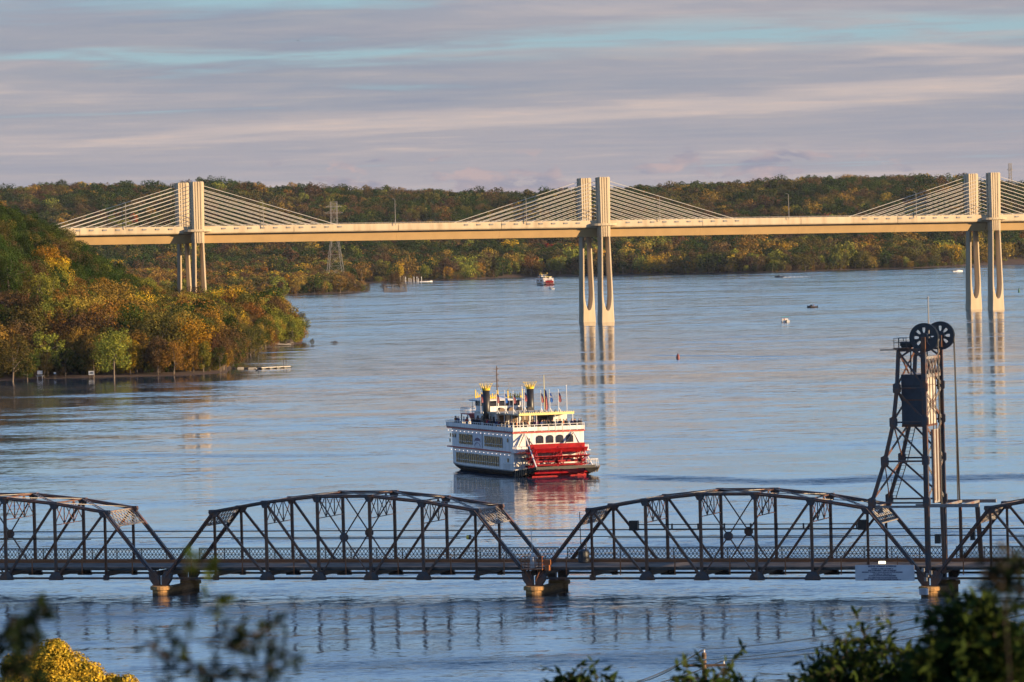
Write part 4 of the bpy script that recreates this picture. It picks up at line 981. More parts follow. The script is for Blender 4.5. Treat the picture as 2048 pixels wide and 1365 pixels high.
def lamp_post(px, y=D0 + 1.2, h=11.5):
    x = (at(px, 450, c2.y) - c2).x / cd.x; x = x / (1 + 0.0)
    for _ in range(6):
        q = c2 + cd * x + cn * y; x += (px - pr(q + Vector((0, 0, zdeck(x))))[0]) * q.y / FPX / cd.x
    q = c2 + cd * x + cn * y; q.z = zdeck(x)
    r = empty('street_lamp', q, CANG, None, 'street lamp', 'street lamps on the cable-stayed bridge')
    b = B(); b.tube((0, 0, 0), (0, 0, h), .16, .09, 6); b.build('post', GALV, r)
    b = B(); b.beam((0, 0, h), (0, 2.2, h + .25), .09, .09); b.box(-.25, .25, 1.9, 2.9, h + .18, h + .34); b.build('lamp_arm', GALV, r); return r
for px, l in ((252, 'grey street lamp on the bridge left of the left pylon'), (527, 'grey street lamp among the cables right of the left pylon'), (791, 'lone grey street lamp on the bridge midway between left and middle pylons'), (1053, 'grey street lamp among the cables left of the middle pylon'), (1320, 'grey street lamp among the cables right of the middle pylon'), (1578, 'lone grey street lamp between the middle and right pylons'), (1833, 'grey street lamp among the cables left of the right pylon')):
    lamp_post(px)['label'] = l
# ------------------------------------------------------------------ paddle boat (x starboard, y forward, z up; origin amidships at the stern wall)
BL, BW = 33.0, 12.65
def arch(b, x0, x1, z0, z1, y0, y1, plane='y', n=6):
    """arched opening: polygon with a round head, extruded"""
    w = (x1 - x0) / 2; cx = (x0 + x1) / 2; zr = z1 - w * .7
    P = [(x0, z0), (x1, z0)] + [(cx + w * math.cos(t), zr + w * .7 * math.sin(t)) for t in np.linspace(0, math.pi, n)]
    if plane == 'y': return b.prism(P, y0, y1)
    m = len(P); vs = [(y0, a, c) for a, c in P] + [(y1, a, c) for a, c in P]
    return b.add(vs, [tuple(range(m)), tuple(range(2 * m - 1, m - 1, -1))] + [(i, m + i, m + (i + 1) % m, (i + 1) % m) for i in range(m)])
def flag_mesh(kind):
    b = B(); n = 5; mats = {'us': [plain('flag_red_white', (.42, .16, .16), .8, var=.5, scale=14), plain('flag_blue', (.03, .05, .22), .8)], 'blue': [plain('flag_sky_blue', (.03, .16, .5), .8), plain('flag_white', (.6, .6, .6), .8)]}[kind]
    H, w = 1.55, .55
    for r_ in range(6):
        z1, z0 = -H * r_ / 6, -H * (r_ + 1) / 6; b.cm = (1 if r_ < 2 else 0) if kind == 'us' else (1 if r_ == 2 else 0)
        xa = .05 + w * (.35 + .65 * (r_ / 6) ** .7); xb_ = .05 + w * (.35 + .65 * ((r_ + 1) / 6) ** .7)
        if r_ == 5: xb_ *= .6
        pts = lambda xe, z: [(xe * i / n, .09 * math.sin(i * 2.3), z - .04 * i) for i in range(n + 1)]
        A = pts(xa, z1); C = pts(xb_, z0)
        for i in range(n): b.add([A[i], A[i + 1], C[i + 1], C[i]], [(0, 1, 2, 3)])
    return b.mesh('flag_cloth', mats)
FLAGS = None
def person_mesh(name, shirt, hair, seated=False):
    """one continuous body, head to feet, with arms, as stacked rings"""
    skin = plain(name + '_skin', (.42, .24, .16), .6); sh = plain(name + '_top', shirt, .85); tr = plain(name + '_trousers', (.03, .035, .05), .85); hr = plain(name + '_hair', hair, .8)
    b = B()
    def rings(L, n=8):
        for (a, c) in zip(L[:-1], L[1:]):
            b.cm = a[6] if len(a) > 6 else 1
            r = [[(q[0] + q[2] * math.cos(2 * math.pi * i / n), q[1] + q[3] * math.sin(2 * math.pi * i / n), q[4]) for i in range(n)] for q in (a, c)]
            b.sweep(r, False)
    m = 0
    rings([(-.09, 0, .05, .09, .0, 0, 2), (-.10, 0, .06, .07, .1, 0, 2), (-.10, 0, .065, .07, .45, 0, 2), (-.09, 0, .085, .10, .82, 0, 2)])
    rings([(.09, 0, .05, .09, .0, 0, 2), (.10, 0, .06, .07, .1, 0, 2), (.10, 0, .065, .07, .45, 0, 2), (.09, 0, .085, .10, .82, 0, 2)])
    rings([(0, 0, .17, .11, .78, 0, 2), (0, 0, .18, .12, .92, 0, 1), (0, 0, .155, .105, 1.08, 0, 1), (0, 0, .20, .12, 1.30, 0, 1), (0, 0, .19, .10, 1.42, 0, 1), (0, 0, .06, .06, 1.48, 0, 0), (0, 0, .055, .06, 1.53, 0, 0), (0, -.01, .08, .095, 1.58, 0, 0), (0, -.01, .088, .105, 1.66, 0, 3), (0, 0, .08, .10, 1.73, 0, 3), (0, 0, .03, .04, 1.78, 0, 3)])
    for s in (-1, 1):
        rings([(s * .21, 0, .05, .06, 1.40, 0, 1), (s * .25, .0, .05, .055, 1.15, 0, 1), (s * .24, -.10, .04, .045, .98, 0, 0), (s * .21, -.22, .03, .05, .92, 0, 0)])
    return b.mesh(name, [skin, sh, tr, hr])
def paddle_boat(full=True):
    r = empty('paddle_boat', (0, 0, 0))
    hw = BW / 2; N = 15
    # hull with a raked bow and narrowing plan
    def hwid(y): t = max(0, (y - 28.5) / 7.5); return hw * (1 - .70 * t ** 2.0)
    b = B(); secs = []
    for y in [0, 3, 8, 14, 20, 23, 26, 29, 31, 33, 34.5, 35.5]:
        w = hwid(y); lift = max(0, (y - 24) / 11) ** 1.5 * 1.2; zt = .95 + lift * .55
        secs.append([(-w, y, zt), (-w * .985, y, .35 + lift), (-w * .80, y, -.5 + lift), (w * .80, y, -.5 + lift), (w * .985, y, .35 + lift), (w, y, zt)])
    b.sweep(secs); b.build('hull', HULLBLK, r)
    b = B(); b.sweep([[(-hwid(y) - .12, y, .86 + (max(0, (y - 24) / 11) ** 1.5) * .66), (-hwid(y) - .12, y, 1.02 + (max(0, (y - 24) / 11) ** 1.5) * .66), (hwid(y) + .12, y, 1.02 + (max(0, (y - 24) / 11) ** 1.5) * .66), (hwid(y) + .12, y, .86 + (max(0, (y - 24) / 11) ** 1.5) * .66)] for y in (0, 8, 16, 21, 24, 27, 29, 31, 33, 34.5, 35.5)]); b.build('main_deck', DECKG, r)
    # fantail timbers around the wheel
    for s in (-1, 1):
        b = B(); b.sweep([[(s * (hw - .9 + g), y, z - t), (s * (hw - .1 + g), y, z - t), (s * (hw - .1 + g), y, z), (s * (hw - .9 + g), y, z)] for y, z, t, g in ((.5, .95, 1.1, .0), (-2, 1.15, 1.2, -.2), (-5, 1.5, .95, -.6), (-7.3, 1.75, .5, -.9))]); b.build('fantail_timber', HULLBLK, r)
        b = B()
        for k in range(6): b.beam((s * (hw - .1), -.6 - k, .0 + k * .12), (s * (hw + .1), -1.4 - k, 1.0 + k * .12), .16, .2)
        b.build('timber_brace', WOOD, r)
    b = B(); b.box(-5.1, 5.3, -7.55, -7.1, 1.38, 1.80); b.build('aft_beam', BEAMG, r)
    b = B(); b.sweep([[(x, -7.8, z0), (x, -7.2, z0), (x, -7.2, 1.38), (x, -7.8, 1.38)] for x, z0 in ((3.4, 1.2), (4.2, .5), (5.0, .75), (5.7, 1.2))]); b.build('aft_beam_end', HULLBLK, r)
    # deckhouses: lower and boiler decks
    def house(name, y0, y1, z0, z1, w, mat=BOATW):
        b = B(); b.box(-w, w, y0, y1, z0, z1); return b.build(name, mat, r)
    house('lower_deckhouse', .0, 30.2, 1.02, 3.86, hw - .12); house('upper_deckhouse', .0, 30.4, 4.06, 7.1, hw - .10)
    for z in (3.86, 7.1):
        b = B(); b.box(-hw - .08, hw + .08, -.25, 32.6, z, z + .2); b.build('deck_edge', REDTRIM if z < 5 else REDTRIM, r)
    b = B(); b.box(-hw + .1, hw - .1, 0, 33, 7.3, 7.36); b.build('top_deck', DECKG, r)
    # parapet: solid band on stanchions with an open rail over it
    for (x0, x1, y0, y1) in ((-hw - .02, -hw + .05, -.2, 33), (hw - .05, hw + .02, -.2, 33), (-hw, hw, -.22, -.14), (-hw, hw, 32.95, 33.02)):
        b = B(); b.box(x0, x1, y0, y1, 7.42, 8.08); b.build('parapet', BOATW, r)
        b = B(); b.box(x0, x1, y0, y1, 8.38, 8.45); b.build('hand_rail', BOATW, r)
    b = B()
    for k in range(34):
        for x in (-hw, hw): b.box(x - .04, x + .04, k - .04, k + .04, 7.3, 8.4)
    for k in range(11):
        x = -hw + .1 + k * (BW - .2) / 10; b.box(x - .05, x + .05, -.25, -.16, 7.3, 8.42)
    b.build('rail_stanchion', BOATW, r)
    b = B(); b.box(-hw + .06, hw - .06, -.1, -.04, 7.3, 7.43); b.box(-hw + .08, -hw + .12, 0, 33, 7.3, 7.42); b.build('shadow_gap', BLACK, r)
    # bow bulwark, forward galleries
    for z in (1.05, 4.06):
        b = B()
        for x in (-3.8, 3.8): b.beam((x, 31, z + 1), (x * .9, 34, z + 1), .07, .07); b.beam((x, 31, z + .5), (x * .9, 34, z + .5), .05, .05)
        b.beam((-3.5, 34, z + 1), (3.5, 34, z + 1), .07, .07)
        for k in range(9): b.box(-3.5 + k * .87 - .03, -3.5 + k * .87 + .03, 33.95, 34.05, z, z + 1)
        b.build('bow_railing', BOATW, r)
    b = B(); b.box(-4, 4, 30, 34.2, 3.9, 4.02); b.build('bow_gallery', BOATW, r)
    b = B(); b.sweep([[(-w, y, 1.0), (-w - .1, y, 2.3), (w + .1, y, 2.3), (w, y, 1.0)] for y, w in ((31.2, 5.6), (33, 4.6), (34.6, 3.2), (35.6, 2.2))]); b.build('bow_bulwark', BOATW, r)
    for sx in (-1, 1):
        for y in (31, 33): x = sx * (hwid(y) - .15); b = B(); b.box(x - .07, x + .07, y - .07, y + .07, 1, 7.2); b.build('deck_post', BOATW, r)
    b = B(); b.beam((-2.8, 35, 3.9), (-2.8, 38.2, 5.6), .12, .3); b.beam((-1.2, 35, 3.9), (-1.2, 38.2, 5.6), .12, .3)
    for k in range(6): b.beam((-2.8, 35.2 + k * .55, 4.0 + k * .3), (-1.2, 35.2 + k * .55, 4.0 + k * .3), .12, .06)
    b.build('landing_stage', BOATW, r)
    # windows in the long sides
    wm = {}
    for s in (-1, 1):
        x0, x1 = (-hw + .02, -hw + .14) if s < 0 else (hw - .14, hw - .02)
        def win(y0, y1, z0, z1, name='window'):
            b = B(); arch(b, y0, y1, z0, z1, x0 - .05 if s < 0 else x1 - .07, x0 + .02 if s < 0 else x1 + .05, 'x'); return b.build(name, WINLIT, r)
        for k in range(9): win(BL * (.155 + .0305 * k), BL * (.155 + .0305 * k) + .66, 4.6, 6.35)
        for k in range(7): win(BL * (.605 + .030 * k), BL * (.605 + .030 * k) + .66, 4.6, 6.35)
        for k in range(20): win(BL * (.215 + .0327 * k), BL * (.215 + .0327 * k) + .68, 1.45, 3.15)
        for (t, z) in ((.07, 5.6), (.07, 2.3), (.86, 5.6), (.895, 5.6), (.93, 5.6), (.94, 4.7)): win(BL * t, BL * t + .45, z, z + .65)
        if full:
            b = B()
            for zz in (5.05, 1.95): b.box(x0 - .09 if s < 0 else x1 + .03, x0 - .05 if s < 0 else x1 + .09, BL * .15, BL * .84, zz, zz + .05)
            b.build('window_bar', BOATW, r)
            for z, n, t0, t1 in ((6.72, 16, .03, .96), (3.5, 15, .05, .92)):
                for k in range(n):
                    yy = BL * (t0 + (t1 - t0) * k / (n - 1)); b = B(); xx = x0 - .12 if s < 0 else x1 + .12
                    b.lathe([(.02, -.06), (.065, -.03), (.07, .03), (.02, .07)], (xx, yy, z), 6); b.build('deck_lamp', BULB, r)
            # emblem board between the window groups
            xe = (x0 - .06, x0 - .02) if s < 0 else (x1 + .02, x1 + .06)
            b = B(); b.box(xe[0], xe[1], BL * .455, BL * .585, 4.2, 6.75); eb = b.build('emblem_board', plain('emblem_lilac_white', (.60, .56, .58), .5), r)
            b = B(); xo = xe[0] - .03 if s < 0 else xe[1] + .03
            for zc, rr in ((5.0, 1.9), (4.35, 1.75)):
                for k in range(12):
                    t0_, t1_ = [math.pi * (.18 + .64 * q / 12) for q in (k, k + 1)]
                    b.beam((xo, BL * .52 + rr * math.cos(t0_), zc - .3 + rr * .75 * math.sin(t0_) - .3), (xo, BL * .52 + rr * math.cos(t1_), zc - .3 + rr * .75 * math.sin(t1_) - .3), .04, .09)
            for k in range(9):
                hgt = .55 - .05 * abs(k - 4); b.box(xo - .02, xo + .02, BL * .52 - 1.35 + k * .3, BL * .52 - 1.25 + k * .3, 5.35, 5.35 + hgt)
                if k % 2: b.box(xo - .02, xo + .02, BL * .52 - 1.35 + k * .3, BL * .52 - 1.12 + k * .3, 5.35, 5.43)
                if k % 3 == 0: b.box(xo - .02, xo + .02, BL * .52 - 1.35 + k * .3, BL * .52 - 1.12 + k * .3, 5.35 + hgt - .08, 5.35 + hgt)
            b.build('emblem_marks', plain('emblem_purple', (.17, .09, .16), .6), eb)
            b = B()
            for k in range(9): b.box(x0 - .25 if s < 0 else x1 + .2, x0 - .2 if s < 0 else x1 + .25, .5 + k * .45, .55 + k * .45, 1.05, 2.1)
            b.box(x0 - .25 if s < 0 else x1 + .2, x0 - .2 if s < 0 else x1 + .25, .4, 4.3, 2.05, 2.12); b.build('side_railing', BOATW, r)
    # stern wall
    for k in range(4):
        x = -1.55 + k * 1.75
        b = B(); arch(b, x - .62, x + .62, 5.35, 6.65, -.12, .06); w_ = b.build('stern_window', GLASS, r)
        b = B(); arch(b, x - .55, x + .55, 2.2, 3.3, -.12, .06); b.build('stern_window', GLASS, r)
    b = B(); b.box(-3.9, -3.3, -.12, .05, 4.9, 6.2); b.build('stern_door', GLASS, r)
    b = B()
    for s in (-1, 1):
        b.beam((s * 4.35, -.3, 7.0), (s * 3.9 + .6, -3.0, 4.4), .16, .16); b.beam((s * 4.35, -.3, 7.0), (s * 4.6 - .8 * s + (1.6 if s < 0 else 1.3) * -1, -.3, 4.9), .1, .1)
    b.build('hog_brace', GALV, r)
    for s in (-1, 1):
        b = B(); b.beam((s * 4.3, -.3, 7.0), (s * 4.9, -7.2, 1.7), .17, .17); b.build('wheel_strut', BOATW, r)
        b = B(); b.box(s * 6.35 - .05, s * 6.35 + .05, -1.7, -.1, 4.9, 4.98); b.box(s * hw - .4, s * hw + .4, -1.8, -.1, 3.95, 4.05)
        for k in range(4): b.box(s * 6.35 - .05, s * 6.35 + .05, -1.7 + k * .5, -1.62 + k * .5, 4, 4.95)
        if s < 0: b.box(-hw, -3.9, -1.75, -1.68, 4.9, 4.98); [b.box(-hw + k * .9, -hw + k * .9 + .07, -1.75, -1.68, 4, 4.95) for k in range(4)]
        b.build('stern_gallery', BOATW, r)
    b = B(); b.box(-hw, hw, -1.9, -.1, 3.86, 3.98); b.build('stern_gallery_edge', REDTRIM, r)
    if full:
        b = B(); rg = np.random.default_rng(4)
        for k in range(20):
            x = -hw + .3 + rg.random() * 1.8; z = 1.3 + rg.random() * 2.2; b.beam((x, -.6, z), (x + rg.uniform(-.9, .9), -1.0, z + rg.uniform(-.5, .5)), .07, .07)
        b.build('stern_pipework', GALV, r)
        b = B(); [b.box(4.1 + k * .28, 4.15 + k * .28, -6.6, -6.55, 1.7, 2.7) for k in range(8)]; b.box(4.0, 6.1, -6.62, -6.53, 2.65, 2.75); b.build('fantail_railing', BOATW, r)
    # paddlewheel
    wh = B(); zc, yc, Rw = 2.5, -3.7, 2.92; wh.tube((-4.9, yc, zc), (4.9, yc, zc), .22, n=10); who = wh.build('paddlewheel', RED, r)
    for k in range(12):
        a = 2 * math.pi * (k + .35) / 12; d = Vector((0, math.cos(a), math.sin(a))); c = Vector((0, yc, zc)) + d * (Rw - .42)
        b = B(); b.beam(c + Vector((-4.75, 0, 0)), c + Vector((4.75, 0, 0)), .10, .84, d); b.build('paddle_board', RED, who)
    for x in (-4.2, .1, 4.2):
        b = B()
        b.tube((x - .12, yc, zc), (x + .12, yc, zc), .62, n=12)
        for k in range(12):
            a = 2 * math.pi * (k + .35) / 12; d = Vector((0, math.cos(a), math.sin(a))); b.beam(Vector((x, yc, zc)) + d * .3, Vector((x, yc, zc)) + d * (Rw - .05), .13, .15, (1, 0, 0))
            a2 = a + 2 * math.pi / 12; d2 = Vector((0, math.cos(a2), math.sin(a2)))
            for rr in (Rw - .5, Rw * .58): b.beam(Vector((x, yc, zc)) + d * rr, Vector((x, yc, zc)) + d2 * rr, .10, .12, (1, 0, 0))
        b.build('wheel_frame', RED, who)
    # upper works
    b = B(); b.box(-3.1, 3.1, 16.5, 27.5, 7.36, 9.9); th = b.build('texas_cabin', BOATW, r)
    b = B(); b.box(-3.5, 3.5, 16.2, 28.2, 9.9, 10.05); b.build('cabin_roof', BOATW, r)
    for k in range(5):
        b = B(); b.box(-3.16, -3.08, 17.3 + k * 2, 18.1 + k * 2, 8.2, 9.3); b.build('window', GLASS, th)
    for k in range(3):
        b = B(); b.box(-2.6 + k * 2, -1.4 + k * 2, 16.42, 16.5, 8.2, 9.5); b.build('window', BROWNC, th)
    b = B(); b.box(-3.0, 2.8, 21.0, 27.0, 10.05, 10.90); ph = b.build('pilothouse', BOATW, r)
    b = B(); b.box(-2.93, 2.73, 21.07, 26.93, 10.90, 11.85); b.build('window_band', GLASS, ph)
    b = B()
    for (x, y) in ((-3.0, 21.0), (-1.1, 21.0), (.9, 21.0), (2.8, 21.0), (-3.0, 27), (2.8, 27), (-3.0, 23), (-3.0, 25), (2.8, 23), (2.8, 25)): b.box(x - .07, x + .09, y - .09, y + .09, 10.90, 11.85)
    b.build('window_post', BOATW, ph)
    b = B(); b.sweep([[(-w, 23.8 - l, z), (w, 23.8 - l, z), (w, 23.8 + l, z), (-w, 23.8 + l, z)] for w, l, z in ((4.1, 3.9, 11.85), (4.1, 3.9, 11.95), (2.2, 1.9, 12.45))]); b.cm = 0; b.build('pilothouse_roof', WHITE, ph)
    b = B(); b.box(-3.6, -1.3, 26.0, 28.6, 11.72, 11.84); b.build('visor_roof', BLUEROOF, ph)
    for (x0, x1, y) in ((-3.2, -1.0, 26.4), (.6, 3.2, 20.8), (-3.2, -1.2, 20.8)):
        b = B(); n = 6
        for k in range(n + 1):
            x = x0 + (x1 - x0) * k / n; h = 1.35 if k in (0, n) else .55 + .25 * (k % 2); b.beam((x, y, 12.1), (x, y, 12.1 + h), .14, .16)
            b.lathe([(.02, 0), (.13, .1), (.02, .24)], (x, y, 12.1 + h), 6)
            if k < n: xn = x + (x1 - x0) / n; b.beam((x, y, 12.2), (xn, y, 12.62), .06, .08); b.beam((xn, y, 12.2), (x, y, 12.62), .06, .08)
        b.build('gilded_cresting', GOLD, ph)
    # stacks with gilded crowns
    for s in (-1, 1):
        b = B(); b.tube((s * 3.95, 19.0, 7.36), (s * 3.95, 19.0, 13.75), .62, n=20); st = b.build('smoke_stack', BLACK, r, True)
        b = B(); b.lathe([(.63, 13.7), (.66, 13.8), (.74, 14.05)], (s * 3.95, 19.0, 0), 20)
        for k in range(14):
            a = 2 * math.pi * k / 14; d = Vector((math.cos(a), math.sin(a), 0)); o_ = Vector((s * 3.95, 19, 0)); t = Vector((-d.y, d.x, 0)) * .09
            p0 = o_ + d * .72 + Vector((0, 0, 14.0)); p1 = o_ + d * 1.12 + Vector((0, 0, 14.75)); b.add([p0 - t, p0 + t, p1 + t * .35, p1 - t * .35], [(0, 1, 2, 3)]); b.lathe([(.02, 0), (.09, .06), (.02, .14)], tuple(p1), 5)
        b.build('stack_crown', GOLD, st)
    b = B(); b.tube((.2, 25, 12.3), (.2, 25, 17.6), .13, .08, 8)
    for z in (14, 15, 16, 17): b.beam((-.3, 25, z), (.35, 25, z), .05, .06); b.lathe([(.02, 0), (.14, .1), (.02, .24)], (.45, 25, z), 6)
    b.beam((-.7, 25, 16.6), (.2, 25, 16.6), .04, .05); b.build('signal_mast', POLEW, r)
    for (x, y, z0, z1) in ((-2.9, 29.0, 9.6, 12.4), (-2.0, 27.2, 12, 15.0), (-1.0, 27.0, 12, 15.3), (1.9, 24, 12.2, 15.2), (3.6, 22.5, 10, 12.5)):
        b = B(); b.tube((x, y, z0), (x, y, z1), .05, .03, 5); b.build('whip_aerial', GALV, r)
    # forward upper platform with rails and posts
    b = B(); b.box(-3.9, 1.5, 28.6, 32.3, 9.35, 9.5); b.build('lookout_platform', REDTRIM, r)
    b = B()
    for z in (9.95, 10.45):
        b.box(-3.9, -3.84, 28.6, 32.3, z, z + .06); b.box(-3.9, 1.5, 32.24, 32.3, z, z + .06); b.box(1.44, 1.5, 28.6, 32.3, z, z + .06)
    for k in range(7): b.box(-3.9, -3.83, 28.6 + k * .6, 28.66 + k * .6, 9.5, 10.5); b.box(-3.9 + k * .9, -3.84 + k * .9, 32.24, 32.3, 9.5, 10.5)
    b.build('platform_railing', BOATW, r)
    for (x, y) in ((-3.8, 32.2), (-3.8, 29), (1.4, 32.2)): b = B(); b.box(x - .08, x + .08, y - .08, y + .08, 7.36, 9.35); b.build('platform_post', GALV, r)
    b = B(); b.box(-2.6, -.5, 28.3, 30.6, 7.36, 9.3); b.build('stair_house', BOATW, r)
    b = B(); b.beam((-3.4, 28.4, 9.4), (-3.4, 25.6, 7.4), .9, .12); b.build('stair_flight', REDTRIM, r)
    # roof over the after part of the top deck
    cx0, cx1 = -4.7, 4.9
    b = B(); b.sweep([[(cx0, y, 10.02), (cx0, y, 10.12), (0, y, 10.34), (cx1, y, 10.12), (cx1, y, 10.02)] for y in (1.0, 8.5, 16.3)]); b.build('deck_canopy', TANC, r)
    b = B(); b.box(cx0 - .05, cx1 + .05, .9, .99, 9.93, 10.25)
    for k in range(25): x = cx0 + .1 + k * .39; b.box(x, x + .2, .9, .99, 10.25, 10.42)
    b.build('canopy_trim', YELLOWT, r)
    b = B(); b.box(cx0 - .09, cx0 - .02, 1, 16.3, 9.95, 10.2); b.build('canopy_side_trim', TANC, r)
    for y in (1.2, 4.8, 8.4, 12, 15.8):
        for x in (cx0 + .1, -1.6, 1.7, cx1 - .1):
            b = B(); b.box(x - .05, x + .05, y - .05, y + .05, 7.36, 10.05); b.build('canopy_post', BOATW, r)
    b = B(); b.box(2.2, 4.6, 3.4, 6.0, 7.36, 9.95); b.build('stair_head', BOATW, r); b = B(); b.box(.3, 1.9, 5, 7, 7.36, 9.7); b.build('bar_counter', BROWNC, r)
    for k in range(4 if full else 0):
        b = B(); b.tube((-2.6 + k * 1.7, 15.0, 10.35), (-2.6 + k * 1.7, 16.2, 10.35), .5, n=14); b.build('roof_vent_drum', BROWNC if k < 2 else BLACK, r)
    if full:
        b = B()
        for k in range(9):
            x = -4.2 + .95 * k; b.lathe([(.05, 0), (.26, .1), (.2, .4), (.08, .5)], (x, 2.4 + (k % 3) * .5, 10.2), 8)
        b.build('roof_clutter', DECKG, r)['kind'] = 'stuff'
    return r
pb = paddle_boat(True); corner = un(1027, 954); BH = R(20)
pb.rotation_euler = (0, 0, BH); pb.location = corner + Vector((math.cos(BH), math.sin(BH), 0)) * (BW / 2); pb.location.z = 0
tag(pb, 'large white paddle steamer with red sternwheel and two black stacks in midstream', 'paddle boat', 'paddle boats')
pf = paddle_boat(False); q = un(1097, 571); pf.location = (q.x, q.y, 0); pf.rotation_euler = (0, 0, R(15)); pf.scale = (.68, .68, .68)
tag(pf, 'tiny distant paddle boat near the far shore left of the middle pylon', 'paddle boat', 'paddle boats')
MB = Matrix.Translation(pb.location) @ Matrix.Rotation(BH, 4, 'Z')
# flags on the top deck
fm = {'us': flag_mesh('us'), 'blue': flag_mesh('blue')}
FL = [(-4.3, 14.2, 'us', 'left of the left stack'), (-4.5, 9.6, 'us', 'just right of the left stack'), (-4.4, 6.2, 'blue', 'left part of the canopy edge'), (-4.3, 3.0, 'us', 'left corner of the canopy'), (1.0, 14.5, 'us', 'left of the right stack'), (1.6, 2.2, 'us', 'right of the right stack'), (2.2, 2.0, 'us', 'in the middle of the stern row'), (3.2, 1.6, 'blue', 'right part of the stern row'), (4.6, 1.4, 'us', 'rightmost in the stern row')]
def px_to_bx(px, y):   # across-boat position that lies at this photo column for a given distance from the stern
    x = 0
    for _ in range(6): x += (px - pr(MB @ Vector((x, y, 10)))[0]) / 12.0
    return x
FX = [(962, 11, 'us', 'tattered red striped flag left of the left smoke stack'), (994, 8, 'us', 'red striped flag above the canopy right of the left stack'), (1010.5, 6, 'blue', 'narrow blue flag between two striped flags on the canopy'), (1027, 2.5, 'us', 'dark striped flag at the left corner of the stern canopy'), (1049.5, 9, 'us', 'striped flag just left of the right smoke stack'), (1082.5, 1.8, 'us', 'striped flag just right of the right smoke stack'), (1100, 1.8, 'blue', 'bright blue flag at the stern of the paddle boat'), (1117.5, 1.8, 'us', 'rightmost striped flag at the stern of the paddle boat'), (1089.5, 4, 'us', 'tallest pole with hanging striped flag by the right stack')]
for px, y, kd, lab in FX:
    x = px_to_bx(px, y); tall = 'tallest' in lab; h = 6.0 if tall else 3.7
    f = empty('flag', MB @ Vector((x, y, 10.15)), BH, lab, 'flag', 'flags on the paddle boat')
    b = B(); b.tube((0, 0, 0), (0, 0, h), .06, .045, 6); b.lathe([(.02, 0), (.1, .08), (.02, .2)], (0, 0, h), 6); b.build('flag_pole', WHITE if not tall else YELLOWT, f)
    b = B(); b.beam((0, 0, .9), (.55, .2, 0), .06, .06); b.build('pole_stay', WHITE, f)
    o = link_mesh('flag_cloth', fm[kd], f); o.location = (0, 0, h - (.25 if not tall else 1.9)); 
    if tall: o.scale = (1.2, 1, 2.2)
for px, y, lab in ((1045, 3, 'bare white flagpole left of the right smoke stack'), (1134, 1.6, 'bare white flagpole at the right end of the stern canopy')):
    x = px_to_bx(px, y); b = B(); b.tube((0, 0, 0), (0, 0, 4.4), .06, .05, 6); b.lathe([(.02, 0), (.12, .1), (.02, .24)], (0, 0, 4.4), 6); o = b.build('flagpole', WHITE); o.location = MB @ Vector((x, y, 10.1)); tag(o, lab, 'flagpole')
# passengers along the top deck
pms = [person_mesh('passenger_%s' % n, s, h) for n, s, h in (('dark', (.02, .02, .03), (.03, .02, .015)), ('navy', (.03, .05, .14), (.06, .035, .02)), ('red', (.35, .03, .03), (.05, .03, .02)), ('white', (.55, .52, .5), (.12, .07, .03)), ('purple', (.12, .04, .14), (.04, .03, .02)), ('orange', (.4, .14, .05), (.08, .05, .02)))]
pn = ['black', 'navy', 'red', 'white', 'purple', 'orange']
spots = []
rg = np.random.default_rng(12)
for k in range(34): spots.append((-5.7 + .4 * rg.random() + k * .335, 0.35 + 2.2 * rg.random()))
for k in range(26): spots.append((-5.85 + .9 * rg.random(), 1.8 + k * .85 + rg.random() * .5))
for x, y in ((-5.7, 24), (-5.6, 24.6), (-5.5, 26.2), (-5.6, 28.8), (-5.4, 30.9), (-5.1, 31.3), (5.9, 1.2), (6.0, .5), (-2.8, 3.5), (-1.2, 4.0), (.2, 3.6), (-3.6, 7.5)): spots.append((x, y))
bypos = {}
for (x, y) in spots:
    j = int(rg.choice(6, p=[.42, .17, .12, .11, .08, .10])); w = 'at the stern rail of the paddle boat' if y < 1.6 else ('along the shaded left rail of the paddle boat' if x < -4.6 else 'under the paddle boat canopy')
    if y > 23: w = 'forward of the left smoke stack'
    bypos.setdefault((j, w), []).append((x, y))
for (j, w), L in bypos.items():
    L.sort(key=lambda q: pr(MB @ Vector((q[0], q[1], 8)))[0])
    for k, (x, y) in enumerate(L):
        o = link_mesh('person', pms[j]); o.location = MB @ Vector((x, y, 7.36)); o.rotation_euler = (0, 0, BH + rg.uniform(-1.2, 1.2))
        tag(o, 'passenger in %s top %s%s' % (pn[j], w, '' if len(L) == 1 else ', ' + ORD[min(k, 23)]), 'person', 'passengers on the top deck')
